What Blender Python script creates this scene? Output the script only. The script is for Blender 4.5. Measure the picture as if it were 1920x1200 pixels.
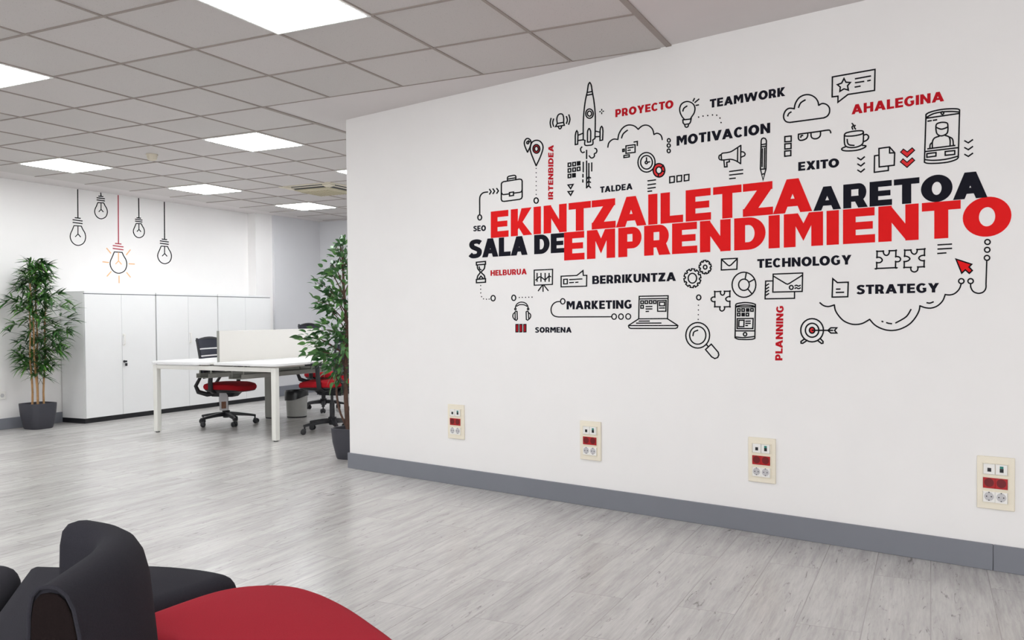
import bpy, bmesh, math, random
from mathutils import Vector, Matrix, Euler
from mathutils.geometry import delaunay_2d_cdt

for o in list(bpy.data.objects):
    bpy.data.objects.remove(o)
S = bpy.context.scene
COL = S.collection

# ------------------------------------------------------------------ camera
EYE = 1.1660                     # eye height above the floor
H = 2.6915                       # ceiling height
YAW, PITCH, ROLL, FPX, PY = 0.45322, -0.0205016, -0.0083193, 1612.17, 626.19
_f = Vector((math.cos(YAW)*math.cos(PITCH), math.sin(YAW)*math.cos(PITCH), math.sin(PITCH)))
_r0 = Vector((math.sin(YAW), -math.cos(YAW), 0))
_u0 = _r0.cross(_f)
_r = math.cos(ROLL)*_r0 + math.sin(ROLL)*_u0
_u = -math.sin(ROLL)*_r0 + math.cos(ROLL)*_u0
cam_data = bpy.data.cameras.new('camera')
cam = bpy.data.objects.new('camera', cam_data)
COL.objects.link(cam)
cam.matrix_world = Matrix(((_r.x, _u.x, -_f.x, 0), (_r.y, _u.y, -_f.y, 0), (_r.z, _u.z, -_f.z, EYE), (0, 0, 0, 1)))
cam_data.sensor_fit = 'HORIZONTAL'
cam_data.sensor_width = 36.0
cam_data.lens = FPX/1920*36.0
cam_data.shift_y = (PY-600)/1920
cam_data.clip_start = 0.05
S.camera = cam

# ------------------------------------------------------------------ world, exposure
W = bpy.data.worlds.new('world')
S.world = W
W.use_nodes = True
W.node_tree.nodes['Background'].inputs[0].default_value = (0.9, 0.95, 1, 1)
W.node_tree.nodes['Background'].inputs[1].default_value = 0.15
S.view_settings.view_transform = 'Standard'
S.view_settings.look = 'None'
S.view_settings.gamma = 1
S.view_settings.use_curve_mapping = False
S.view_settings.exposure = 0.0
LAMP_POWER = 20.5                # emission strength of every ceiling panel
# fill light added to brighten the mural wall, set outside two added left-wall windows
for _y0, _y1 in ((-2.6, -.2), (.4, 2.8)):
    _l = bpy.data.lights.new('window_daylight', 'AREA')
    _l.shape = 'RECTANGLE'
    _l.size, _l.size_y = 1.4, _y1-_y0
    _l.energy = 118
    _l.color = (.97, .99, 1)
    _o = bpy.data.objects.new('window_daylight', _l)
    COL.objects.link(_o)
    _o.location = (-3.45, (_y0+_y1)/2, 1.53)
    _o.rotation_euler = (0, math.radians(-90), 0)

# ------------------------------------------------------------------ materials
def srgb(r, g, b):
    f = lambda c: ((c/255)/12.92 if c/255 <= 0.04045 else (((c/255)+0.055)/1.055)**2.4)
    return (f(r), f(g), f(b), 1)

class NT:
    def __init__(self, name):
        self.m = bpy.data.materials.new(name)
        self.m.use_nodes = True
        self.t = self.m.node_tree
        self.b = self.t.nodes['Principled BSDF']
    def n(self, typ, **kw):
        x = self.t.nodes.new(typ)
        for k, v in kw.items():
            setattr(x, k, v)
        return x
    def l(self, a, b):
        self.t.links.new(a, b)
    def mix(self, fac, a, b, blend='MIX'):
        x = self.n('ShaderNodeMix', data_type='RGBA', blend_type=blend)
        for i, v in ((0, fac), (6, a), (7, b)):
            if hasattr(v, 'is_output') or hasattr(v, 'links'):
                self.l(v, x.inputs[i])
            else:
                x.inputs[i].default_value = v
        return x.outputs[2]
    def noise(self, scale, stretch=(1, 1, 1), detail=4, rough=.6, coord='Object'):
        tc = self.n('ShaderNodeTexCoord')
        mp = self.n('ShaderNodeMapping')
        mp.inputs['Scale'].default_value = stretch
        nz = self.n('ShaderNodeTexNoise')
        nz.inputs['Scale'].default_value = scale
        nz.inputs['Detail'].default_value = detail
        nz.inputs['Roughness'].default_value = rough
        self.l(tc.outputs[coord], mp.inputs[0])
        self.l(mp.outputs[0], nz.inputs['Vector'])
        return nz.outputs['Fac']
    def ramp(self, fac, stops):
        r = self.n('ShaderNodeValToRGB')
        e = r.color_ramp.elements
        e[0].position, e[0].color = stops[0]
        e[1].position, e[1].color = stops[-1]
        for p, c in stops[1:-1]:
            q = e.new(p)
            q.color = c
        self.l(fac, r.inputs[0])
        return r.outputs[0]
    def bump(self, fac, strength, dist=.002):
        b = self.n('ShaderNodeBump')
        b.inputs['Strength'].default_value = strength
        b.inputs['Distance'].default_value = dist
        self.l(fac, b.inputs['Height'])
        self.l(b.outputs[0], self.b.inputs['Normal'])

def mat(name, c, rough=.5, metal=0, vary=.06, scale=30, bump=0, spec=.5, sheen=0, stretch=(1, 1, 1)):
    k = NT(name)
    f = k.noise(scale, stretch)
    lo = tuple(x*(1-vary) for x in c[:3])+(1,)
    hi = tuple(min(1, x*(1+vary)) for x in c[:3])+(1,)
    k.l(k.ramp(f, [(.3, lo), (.7, hi)]), k.b.inputs['Base Color'])
    k.b.inputs['Roughness'].default_value = rough
    k.b.inputs['Metallic'].default_value = metal
    k.b.inputs['Specular IOR Level'].default_value = spec
    if sheen:
        k.b.inputs['Sheen Weight'].default_value = sheen
        k.b.inputs['Sheen Roughness'].default_value = .5
    if bump:
        k.bump(f, bump)
    return k.m

def floor_mat():
    k = NT('washed_oak_vinyl_planks')
    tc = k.n('ShaderNodeTexCoord')
    mp = k.n('ShaderNodeMapping')
    mp.inputs['Location'].default_value = (0.3, 0.002, 0)
    k.l(tc.outputs['Object'], mp.inputs[0])
    br = k.n('ShaderNodeTexBrick')
    br.offset = 0.37
    br.inputs['Color1'].default_value = (0, 0, 0, 1)
    br.inputs['Color2'].default_value = (1, 1, 1, 1)
    br.inputs['Mortar'].default_value = (.5, .5, .5, 1)
    br.inputs['Scale'].default_value = 1
    br.inputs['Mortar Size'].default_value = 0.0022
    br.inputs['Brick Width'].default_value = 1.22
    br.inputs['Row Height'].default_value = 0.228
    k.l(mp.outputs[0], br.inputs['Vector'])
    # per-plank shift of the grain
    add = k.n('ShaderNodeVectorMath', operation='MULTIPLY_ADD')
    k.l(br.outputs['Color'], add.inputs[0])
    add.inputs[1].default_value = (7.0, 3.0, 5.0)
    k.l(tc.outputs['Object'], add.inputs[2])
    def nz(stretch, scale, detail, rough, dist=0.0):
        m2 = k.n('ShaderNodeMapping')
        m2.inputs['Scale'].default_value = stretch
        k.l(add.outputs[0], m2.inputs[0])
        q = k.n('ShaderNodeTexNoise')
        q.inputs['Scale'].default_value = scale
        q.inputs['Detail'].default_value = detail
        q.inputs['Roughness'].default_value = rough
        q.inputs['Distortion'].default_value = dist
        k.l(m2.outputs[0], q.inputs['Vector'])
        return q.outputs['Fac']
    broad = nz((1.1, 9, 1), 1.6, 5, .62, .4)
    fine = nz((2.2, 30, 1), 3.0, 6, .7, .3)
    crack = nz((2.6, 17, 1), 2.3, 7, .72, 1.2)
    base = k.ramp(broad, [(.30, srgb(158, 155, 153)), (.50, srgb(188, 185, 183)), (.72, srgb(208, 205, 202))])
    c1 = k.mix(.34, base, k.ramp(fine, [(.35, srgb(152, 148, 147)), (.65, srgb(216, 212, 208))]))
    mask = k.ramp(crack, [(.30, (1, 1, 1, 1)), (.41, (0, 0, 0, 1))])
    c2 = k.mix(mask, c1, srgb(100, 95, 93))
    tone = k.mix(.10, c2, k.ramp(br.outputs['Color'], [(0, srgb(140, 136, 134)), (1, srgb(235, 233, 228))]))
    half = k.n('ShaderNodeMath', operation='MULTIPLY')
    k.l(br.outputs['Fac'], half.inputs[0])
    half.inputs[1].default_value = .55
    c3 = k.mix(half.outputs[0], tone, srgb(140, 136, 132))
    k.l(c3, k.b.inputs['Base Color'])
    k.b.inputs['Roughness'].default_value = .27
    k.b.inputs['Specular IOR Level'].default_value = .9
    k.bump(fine, .12, .001)
    return k.m

def tile_mat():
    k = NT('mineral_ceiling_tiles')
    tc = k.n('ShaderNodeTexCoord')
    mp = k.n('ShaderNodeMapping')
    mp.inputs['Location'].default_value = (-GX0/.6, -GY0/.6, 0)
    mp.inputs['Scale'].default_value = (1/.6, 1/.6, 1)
    k.l(tc.outputs['Object'], mp.inputs[0])
    fl = k.n('ShaderNodeVectorMath', operation='FLOOR')
    k.l(mp.outputs[0], fl.inputs[0])
    wn = k.n('ShaderNodeTexWhiteNoise', noise_dimensions='2D')
    k.l(fl.outputs[0], wn.inputs['Vector'])
    base = k.ramp(wn.outputs['Value'], [(0, srgb(192, 187, 184)), (1, srgb(202, 196, 194))])
    sp = k.noise(210, detail=1, rough=.4)
    c = k.mix(k.ramp(sp, [(.24, (1, 1, 1, 1)), (.29, (0, 0, 0, 1))]), base, srgb(120, 113, 108))
    k.l(c, k.b.inputs['Base Color'])
    k.b.inputs['Roughness'].default_value = .55
    k.b.inputs['Specular IOR Level'].default_value = .6
    return k.m

def emit_mat():
    k = NT('lamp_diffuser')
    k.b.inputs['Base Color'].default_value = (.9, .9, .9, 1)
    k.b.inputs['Emission Color'].default_value = (.955, .985, 1, 1)
    k.b.inputs['Emission Strength'].default_value = LAMP_POWER
    return k.m

def leaf_mat(name, dark, mid, light):
    k = NT(name)
    f = k.noise(9, detail=2)
    oi = k.n('ShaderNodeNewGeometry')
    c = k.ramp(oi.outputs['Random Per Island'], [(0, dark), (.55, mid), (1, light)])
    c = k.mix(.3, c, k.ramp(f, [(.35, dark), (.7, light)]))
    k.l(c, k.b.inputs['Base Color'])
    k.b.inputs['Roughness'].default_value = .38
    return k.m

GX0, GY0 = 2.41588, 3.73548      # one crossing of the 60 cm ceiling grid
M = {}
M['floor'] = floor_mat()
M['tile'] = tile_mat()
M['lamp'] = emit_mat()
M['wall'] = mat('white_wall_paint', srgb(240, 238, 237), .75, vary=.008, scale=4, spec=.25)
def glass_mat():
    k = NT('window_glass')
    t_ = k.n('ShaderNodeBsdfTransparent')
    g_ = k.n('ShaderNodeBsdfGlossy')
    g_.inputs['Roughness'].default_value = .02
    mx = k.n('ShaderNodeMixShader')
    mx.inputs[0].default_value = .06
    k.l(t_.outputs[0], mx.inputs[1]); k.l(g_.outputs[0], mx.inputs[2])
    k.l(mx.outputs[0], k.t.nodes['Material Output'].inputs['Surface'])
    return k.m
M['glass'] = glass_mat()
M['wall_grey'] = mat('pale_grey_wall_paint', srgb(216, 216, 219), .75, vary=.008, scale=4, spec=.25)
M['plaster'] = mat('white_ceiling_plaster', srgb(212, 206, 205), .6, vary=.01, scale=5, spec=.5)
M['grid'] = mat('ceiling_grid_metal', srgb(158, 148, 142), .6, vary=.03, spec=.2)
M['base'] = mat('grey_skirting', srgb(126, 128, 136), .5, vary=.02, scale=6, spec=.3)
M['lampframe'] = mat('white_lamp_frame', srgb(240, 240, 238), .4, vary=.01)
M['white'] = mat('white_melamine', srgb(236, 236, 236), .42, vary=.008, scale=5, spec=.4)
M['screen'] = mat('off_white_screen', srgb(222, 219, 214), .55, vary=.008, scale=5, spec=.3)
M['whitemetal'] = mat('white_powder_coat', srgb(233, 232, 226), .4, vary=.01, scale=8)
M['greymetal'] = mat('grey_metal', srgb(150, 150, 144), .45, vary=.03, scale=8)
M['gap'] = mat('shadow_gap_grey', srgb(96, 98, 106), .7, vary=.03)
M['black'] = mat('black_plastic', srgb(24, 25, 30), .45, vary=.06, scale=20)
M['mesh'] = mat('black_mesh_fabric', srgb(44, 46, 58), .8, vary=.18, scale=260, bump=.3)
M['redseat'] = mat('red_seat_fabric', srgb(168, 22, 34), .85, vary=.08, scale=220, bump=.25, spec=.2)
M['pot'] = mat('anthracite_pot', srgb(58, 58, 66), .55, vary=.04)
M['soil'] = mat('dark_soil', srgb(40, 32, 27), .95, vary=.3, scale=60, bump=.6)
M['cane'] = mat('bamboo_cane', srgb(176, 134, 88), .55, vary=.2, scale=12, stretch=(1, 1, 4))
M['twig'] = mat('green_twig', srgb(62, 74, 44), .6, vary=.2)
M['trunk'] = mat('brown_bark', srgb(86, 62, 52), .8, vary=.3, scale=25, bump=.5)
M['bleaf'] = leaf_mat('bamboo_leaf', srgb(16, 44, 28), srgb(38, 88, 42), srgb(104, 158, 66))
M['fleaf'] = leaf_mat('ficus_leaf', srgb(26, 60, 34), srgb(52, 100, 52), srgb(108, 158, 84))
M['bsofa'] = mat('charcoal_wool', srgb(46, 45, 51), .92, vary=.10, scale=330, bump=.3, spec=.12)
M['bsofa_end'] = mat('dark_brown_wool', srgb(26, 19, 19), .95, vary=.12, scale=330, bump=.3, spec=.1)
M['rsofa'] = mat('crimson_wool', srgb(162, 36, 49), .92, vary=.07, scale=330, bump=.3, spec=.12)
M['ivory'] = mat('ivory_plastic', srgb(238, 230, 212), .45, vary=.015)
M['socket'] = mat('white_plastic', srgb(240, 238, 234), .4, vary=.01)
M['redsocket'] = mat('red_plastic', srgb(176, 24, 30), .4, vary=.05)
M['darkred'] = mat('dark_red_recess', srgb(112, 14, 20), .5, vary=.08)
M['teal'] = mat('teal_plastic', srgb(28, 128, 116), .45, vary=.05)
M['beige'] = mat('beige_plastic', srgb(214, 206, 188), .5, vary=.03)
M['olive'] = mat('beige_grille', srgb(186, 178, 152), .6, vary=.08, scale=90)
M['bin'] = mat('grey_bin_plastic', srgb(168, 168, 164), .5, vary=.03)
M['liner'] = mat('black_bin_liner', srgb(16, 16, 20), .3, vary=.1, scale=40, bump=.5)
M['card'] = mat('grey_card', srgb(196, 194, 196), .7, vary=.04)
M['cardpic'] = mat('brown_print', srgb(120, 84, 66), .7, vary=.2, scale=60)
M['ink'] = mat('navy_black_vinyl', srgb(19, 19, 31), .7, vary=.02, spec=.15)
M['line'] = mat('black_vinyl', srgb(14, 13, 19), .7, vary=.02, spec=.15)
M['red'] = mat('red_vinyl', srgb(228, 26, 28), .7, vary=.02, spec=.15)
M['crimson'] = mat('crimson_vinyl', srgb(188, 20, 34), .7, vary=.02, spec=.15)  # red vinyl darkened: shading from the room light put into the colour
M['redfill'] = mat('coral_red_vinyl', srgb(222, 52, 54), .7, vary=.02, spec=.15)
M['orange'] = mat('pale_orange_vinyl', srgb(238, 184, 128), .5, vary=.03)
M['darkcord'] = mat('dark_red_vinyl', srgb(170, 40, 62), .5, vary=.03)

# ------------------------------------------------------------------ object helpers
def prop(o, label=None, cat=None, group=None, kind=None):
    if label: o['label'] = label
    if cat: o['category'] = cat
    if group: o['group'] = group
    if kind: o['kind'] = kind
    return o

def thing(name, label, cat, loc=(0, 0, 0), rz=0, group=None):
    o = bpy.data.objects.new(name, None)
    COL.objects.link(o)
    o.empty_display_size = .1
    o.location = loc
    o.rotation_euler = (0, 0, rz)
    return prop(o, label, cat, group)

def copy_tree(root, loc, rz, label, group=None):
    def rec(o, parent):
        c = o.copy()
        COL.objects.link(c)
        if parent: c.parent = parent
        for ch in [x for x in o.children]:
            rec(ch, c)
        return c
    r = rec(root, None)
    r.location = loc
    r.rotation_euler = (0, 0, rz)
    r['label'] = label
    if group: r['group'] = group
    return r

class MB:
    def __init__(s):
        s.bm = bmesh.new()
    def face(s, pts):
        vs = [s.bm.verts.new(p) for p in pts]
        return s.bm.faces.new(vs)
    def box(s, c, d, rz=0, taper=1.0):
        x, y, z = d[0]/2, d[1]/2, d[2]/2
        R = Matrix.Rotation(rz, 3, 'Z') if not hasattr(rz, 'to_matrix') else rz.to_matrix()
        vs = []
        for sz in (-1, 1):
            t = taper if sz < 0 else 1
            for sx, sy in ((-1, -1), (1, -1), (1, 1), (-1, 1)):
                vs.append(s.bm.verts.new(Vector(c)+R @ Vector((sx*x*t, sy*y*t, sz*z))))
        for q in ((3, 2, 1, 0), (4, 5, 6, 7), (0, 1, 5, 4), (1, 2, 6, 5), (2, 3, 7, 6), (3, 0, 4, 7)):
            s.bm.faces.new([vs[i] for i in q])
        return s
    def tube(s, path, radii, seg=10, caps=True, flat=None):
        path = [Vector(p) for p in path]
        if not isinstance(radii, (list, tuple)): radii = [radii]*len(path)
        rings = []
        up = None
        for i, p in enumerate(path):
            a = path[max(i-1, 0)]; b = path[min(i+1, len(path)-1)]
            t = (b-a).normalized()
            if up is None:
                up = Vector((0, 0, 1)) if abs(t.z) < .95 else Vector((1, 0, 0))
            side = t.cross(up)
            if side.length < 1e-5: side = t.cross(Vector((0, 1, 0)))
            side.normalize()
            nn = side.cross(t).normalized()
            up = nn
            ring = []
            for k in range(seg):
                an = 2*math.pi*k/seg
                fx, fy = (1, 1) if flat is None else flat
                ring.append(s.bm.verts.new(p+side*math.cos(an)*radii[i]*fx+nn*math.sin(an)*radii[i]*fy))
            rings.append(ring)
        for a, b in zip(rings, rings[1:]):
            for k in range(seg):
                s.bm.faces.new((a[k], a[(k+1) % seg], b[(k+1) % seg], b[k]))
        if caps:
            s.bm.faces.new(rings[0][::-1]); s.bm.faces.new(rings[-1])
        return s
    def cyl(s, p0, p1, r0, r1=None, seg=16):
        return s.tube([p0, p1], [r0, r0 if r1 is None else r1], seg)
    def lathe(s, prof, c=(0, 0, 0), seg=32, square=0.0):
        rings = []
        for r, z in prof:
            if r < 1e-6:
                rings.append([s.bm.verts.new((c[0], c[1], c[2]+z))])
                continue
            ring = []
            for k in range(seg):
                a = 2*math.pi*k/seg
                rr = r
                if square:
                    e = 2+square
                    rr = r/((abs(math.cos(a))**e+abs(math.sin(a))**e)**(1/e))
                ring.append(s.bm.verts.new((c[0]+rr*math.cos(a), c[1]+rr*math.sin(a), c[2]+z)))
            rings.append(ring)
        for a, b in zip(rings, rings[1:]):
            if len(a) == 1 and len(b) == 1: continue
            for k in range(seg):
                k2 = (k+1) % seg
                if len(a) == 1: s.bm.faces.new((a[0], b[k2], b[k]))
                elif len(b) == 1: s.bm.faces.new((a[k], a[k2], b[0]))
                else: s.bm.faces.new((a[k], a[k2], b[k2], b[k]))
        return s
    def loops(s, rings, cap0=True, cap1=True, closed=True):
        vr = [[s.bm.verts.new(p) for p in ring] for ring in rings]
        n = len(vr[0])
        for a, b in zip(vr, vr[1:]):
            for k in range(n if closed else n-1):
                s.bm.faces.new((a[k], a[(k+1) % n], b[(k+1) % n], b[k]))
        if cap0: s.bm.faces.new(vr[0][::-1])
        if cap1: s.bm.faces.new(vr[-1])
        return s
    def prism(s, outline, z0, z1):
        return s.loops([[(x, y, z0) for x, y in outline], [(x, y, z1) for x, y in outline]])
    def sphere(s, c, r, sc=(1, 1, 1), seg=16):
        m = Matrix.Translation(c) @ Matrix.Diagonal((sc[0], sc[1], sc[2], 1))
        bmesh.ops.create_uvsphere(s.bm, u_segments=seg, v_segments=max(6, seg//2), radius=r, matrix=m)
        return s
    def build(s, name, m, parent=None, bevel=0, seg=2, smooth=40, sub=0):
        bmesh.ops.recalc_face_normals(s.bm, faces=s.bm.faces[:])
        me = bpy.data.meshes.new(name)
        s.bm.to_mesh(me)
        s.bm.free()
        o = bpy.data.objects.new(name, me)
        COL.objects.link(o)
        me.materials.append(M[m])
        if smooth:
            me.polygons.foreach_set('use_smooth', [len(p.vertices) < 40 for p in me.polygons])
            me.set_sharp_from_angle(angle=math.radians(smooth))
        if bevel:
            b = o.modifiers.new('bevel', 'BEVEL')
            b.width = bevel; b.segments = seg; b.limit_method = 'ANGLE'; b.angle_limit = math.radians(35)
        if sub:
            b = o.modifiers.new('subsurf', 'SUBSURF')
            b.levels = sub; b.render_levels = sub
        if parent: o.parent = parent
        return o

def struct(o):
    o['kind'] = 'structure'
    return o

def smooth_line(pts, closed=False, n=6):
    P = [Vector(p) for p in pts]
    out = []
    m = len(P)
    for i in range(m if closed else m-1):
        if closed:
            a, b, c, d = P[(i-1) % m], P[i], P[(i+1) % m], P[(i+2) % m]
        else:
            a, b, c, d = P[max(i-1, 0)], P[i], P[i+1], P[min(i+2, m-1)]
        for k in range(n):
            t = k/n
            out.append(.5*((2*b)+(-a+c)*t+(2*a-5*b+4*c-d)*t*t+(-a+3*b-3*c+d)*t**3))
    if not closed: out.append(P[-1])
    return out

# ------------------------------------------------------------------ room shell
WALLC = Vector((5.4360, 4.0571))                   # free end of the mural wall
WA = -1.80022
WD = Vector((math.cos(WA), math.sin(WA)))          # along the mural wall, to the right
WN = Vector((WD.y, -WD.x))                         # into the room
if WN.dot(WALLC) > 0: WN = -WN
YB, XR, YB2 = 8.93, 10.99, 8.74                    # long rear wall, far side wall, stepped-forward stretch
X0, Y0 = -3.2, -3.4
mural_end = WALLC+WD*7.6

struct(MB().box(((X0+XR)/2+.2, (Y0+YB)/2+.1, -.05), (XR-X0+1.2, YB-Y0+1.2, .1)).build('floor', 'floor', smooth=0))
ceil = struct(MB().box(((X0+XR)/2+.2, (Y0+YB)/2+.1, H+.05), (XR-X0+1.2, YB-Y0+1.2, .1)).build('ceiling', 'plaster', smooth=0))

def wall_box(name, a, b, thick, m='wall', side=1):
    a, b = Vector(a), Vector(b)
    d = (b-a).normalized(); n = Vector((-d.y, d.x))*side
    q = [a, b, b+n*thick, a+n*thick]
    return struct(MB().prism([(p.x, p.y) for p in q], 0, H).build(name, m, smooth=0))
wall_box('wall_back', (X0, YB), (XR+.15, YB), .15)
# left wall (behind the camera's left): two unseen window openings added for the fill light
WIN = [(-2.6, -.2), (.4, 2.8)]
WZ0, WZ1 = .80, 2.25
mb = MB()
for y0, y1 in ((Y0, WIN[0][0]), (WIN[0][1], WIN[1][0]), (WIN[1][1], YB)):
    mb.box((X0-.075, (y0+y1)/2, H/2), (.15, y1-y0, H))
for y0, y1 in WIN:
    mb.box((X0-.075, (y0+y1)/2, WZ0/2), (.15, y1-y0, WZ0))
    mb.box((X0-.075, (y0+y1)/2, (WZ1+H)/2), (.15, y1-y0, H-WZ1))
struct(mb.build('wall_left', 'wall', smooth=0))
for i, (y0, y1) in enumerate(WIN):
    mb = MB()
    for y in (y0+.03, (y0+y1)/2, y1-.03): mb.box((X0-.075, y, (WZ0+WZ1)/2), (.06, .06, WZ1-WZ0))
    for z in (WZ0+.03, WZ1-.03): mb.box((X0-.075, (y0+y1)/2, z), (.058, y1-y0, .06))
    wf = struct(mb.build('window_%d' % (i+1), 'lampframe', smooth=0))
    MB().box((X0-.075, (y0+y1)/2, (WZ0+WZ1)/2), (.006, y1-y0-.1, WZ1-WZ0-.1)).build('pane', 'glass', wf, smooth=0)
wall_box('wall_front', (X0-.15, Y0), (mural_end.x+.3, Y0), .15, side=-1)
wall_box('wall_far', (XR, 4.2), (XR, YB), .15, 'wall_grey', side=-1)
wall_box('wall_right', mural_end, WALLC, .16, side=-1)
# return behind the free end, closing the space behind the mural wall
wall_box('wall_return', (WALLC.x+.15, WALLC.y-.03), (XR+.15, WALLC.y-.03), .15, side=-1)
# pillar and stepped-forward stretch of the rear wall
struct(MB().box(((9.585+9.93)/2, (8.78+YB)/2+.02, H/2), (.345, YB-8.78+.04, H)).build('wall_pillar', 'wall', smooth=0))
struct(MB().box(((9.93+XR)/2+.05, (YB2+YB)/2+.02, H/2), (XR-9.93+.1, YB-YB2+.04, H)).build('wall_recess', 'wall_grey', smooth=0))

def baseboard(name, a, b, side, h=.118, t=.014):
    a, b = Vector(a), Vector(b)
    d = (b-a).normalized(); n = Vector((-d.y, d.x))*side
    q = [a, b, b+n*t, a+n*t]
    return struct(MB().prism([(p.x, p.y) for p in q], 0.0, h).build(name, 'base', bevel=.002))
baseboard('baseboard_right', WALLC+WN*0-WD*.012, WALLC+WD*4.43, -1 if Vector((-WD.y, WD.x)).dot(WN) < 0 else 1)
baseboard('baseboard_right_end', WALLC+WD*4.432, WALLC+WD*7.5, -1 if Vector((-WD.y, WD.x)).dot(WN) < 0 else 1)
baseboard('baseboard_back', (X0, YB), (9.53, YB), -1)
baseboard('baseboard_recess', (9.95, YB2), (XR, YB2), -1, h=.15)
baseboard('baseboard_far', (XR, 4.3), (XR, YB2-.02), 1)

# suspended ceiling: tiles (a thin skin below the plaster), bars
XL4 = GX0+4*.6                  # edge of the tiles towards the mural wall
YC8 = GY0+8*.6                  # edge towards the rear wall
YCm4 = GY0-4*.6                 # edge near the camera
YC1 = GY0+.6
ZT = H-.002
mb = MB()
mb.face([(X0, YCm4, ZT), (XL4, YCm4, ZT), (XL4, YC8, ZT), (X0, YC8, ZT)])
mb.face([(XL4, YC1, ZT), (XR, YC1, ZT), (XR, YC8, ZT), (XL4, YC8, ZT)])
tl = mb.build('ceiling_tiles', 'tile', ceil, smooth=0)
mb = MB()
bw, bz = .017, .006
for L in range(-9, 15):
    x = GX0+L*.6
    if x < X0+.1 or x > XR: continue
    y0 = YCm4 if L <= 4 else YC1
    wdt = bw if L != 4 else .010
    if L == 4:
        mb.box((x, (YCm4+YC1)/2, H-bz/2), (.007, YC1-YCm4, bz))
        mb.box((x, (YC1+YC8)/2, H-bz/2), (bw, YC8-YC1, bz))
    else:
        mb.box((x, (y0+YC8)/2, H-bz/2), (bw, YC8-y0, bz))
for C in range(-4, 8):
    y = GY0+C*.6
    x1 = XL4 if C < 1 else XR
    wdt = .034 if C == -4 else bw
    mb.box(((X0+x1)/2, y, H-bz/2-.0004), (x1-X0, wdt, bz))
mb.box(((XL4+XR)/2, YC1-.012, H-bz/2-.001), (XR-XL4, .03, bz))
mb.build('ceiling_grid', 'grid', ceil, smooth=0)

# ------------------------------------------------------------------ ceiling lamps
LG = 'square ceiling light panels'
lamp_spots = [(1, -2, 'largest square ceiling light panel, cut by the top edge of the photo'),
              (1, 2, 'square ceiling light panel cut by the left edge of the photo'),
              (5, 2, 'square ceiling light panel just right of the smoke detector'),
              (5, 6, 'square ceiling light panel above and left of the drawn hanging bulbs'),
              (8, 6, 'square ceiling light panel right of the drawn bulbs, straight above the second cabinet'),
              (11, 6, 'square ceiling light panel furthest away, below the air conditioning cassette'),
              (8, 2, 'square ceiling light panel mostly hidden behind the mural wall end')]
unseen = [(-3, -2), (-3, 2), (-3, 6), (1, 6), (11, 2)]+[(100+x, y) for x, y in ((-.6, .1), (.8, -1.3))]   # the last ones: fill panels added over the near bay, given in metres
proto = None
for i, (L, C, lab) in enumerate(lamp_spots+[(l, c, None) for l, c in unseen]):
    loc = (GX0+(L+.5)*.6, GY0+(C+.5)*.6, H)
    if lab is None and L > 50:
        loc = (L-100, C, H)
    lab = lab or 'square ceiling light panel out of view'
    if proto is None:
        proto = t = thing('ceiling_light', lab, 'light', loc, 0, LG)
        mb = MB()
        for sx, sy, dx, dy in ((0, .2915, .6, .017), (0, -.2915, .6, .017), (.2915, 0, .017, .566), (-.2915, 0, .017, .566)):
            mb.box((sx, sy, -.006), (dx, dy, .012))
        mb.build('frame', 'lampframe', t, smooth=0)
        MB().box((0, 0, -.010), (.560, .560, .010)).build('diffuser', 'lamp', t, smooth=0)
    else:
        copy_tree(proto, loc, 0, lab, LG)

# ------------------------------------------------------------------ smoke detector, air conditioning
t = thing('smoke_detector', 'beige domed smoke detector on the ceiling between light panels', 'smoke detector', (5.72, 6.47, H-.002))
MB().lathe([(0, 0), (.052, 0), (.052, -.012), (0, -.012)], seg=28).build('mounting_plate', 'beige', t)
MB().lathe([(0, -.012), (.046, -.012), (.046, -.03), (.038, -.05), (.022, -.058), (0, -.06)], seg=28).build('sensor_head', 'beige', t)

t = thing('air_conditioner', 'beige ceiling air conditioning cassette next to the mural wall end', 'air conditioner', (8.17, 6.42, H-.002))
hw = .37
a = hw-.125
mb = MB()
for sx, sy, dx, dy in ((0, hw-.02, 2*hw, .04), (0, -hw+.02, 2*hw, .04), (hw-.02, 0, .04, 2*hw-.08), (-hw+.02, 0, .04, 2*hw-.08)):
    mb.box((sx, sy, -.005), (dx, dy, .010))
for sx in (-1, 1):              # sloping corner pieces
    for sy in (-1, 1):
        q = [(hw-.045, hw-.045), (a-.02, hw-.045), (a-.02, a-.02), (hw-.045, a-.02)]
        mb.loops([[(sx*x, sy*y, -.002) for x, y in q], [(sx*x, sy*y, z) for (x, y), z in zip(q, (-.014, -.024, -.040, -.024))]])
mb.build('frame', 'beige', t, smooth=0)
for k in range(4):
    R = Matrix.Rotation(k*math.pi/2, 3, 'Z')
    q = [(-a+.02, hw-.045), (a-.02, hw-.045), (a-.02, a-.01), (-a+.02, a-.01)]
    MB().loops([[R @ Vector((x, y, -.002)) for x, y in q], [R @ Vector((x, y, z)) for (x, y), z in zip(q, (-.012, -.012, -.034, -.034))]]).build('air_slot', 'black', t, smooth=0)
    q = [R @ Vector(p) for p in ((-a+.02, hw-.062, -.015), (a-.02, hw-.062, -.015), (a-.02, hw-.078, -.021), (-a+.02, hw-.078, -.021))]
    MB().loops([q, [p+Vector((0, 0, -.003)) for p in q]]).build('louvre', 'beige', t, smooth=0)
mb = MB()
mb.loops([[(-a, -a, -.003), (a, -a, -.003), (a, a, -.003), (-a, a, -.003)], [(-a, -a, -.040), (a, -a, -.040), (a, a, -.040), (-a, a, -.040)],
          [(-a+.05, -a+.05, -.054), (a-.05, -a+.05, -.054), (a-.05, a-.05, -.054), (-a+.05, a-.05, -.054)]])
for k in range(9):
    mb.box((0, -a+.06+k*(2*a-.12)/8, -.056), (2*a-.12, .012, .006))
mb.build('grille', 'olive', t, smooth=0)

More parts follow.
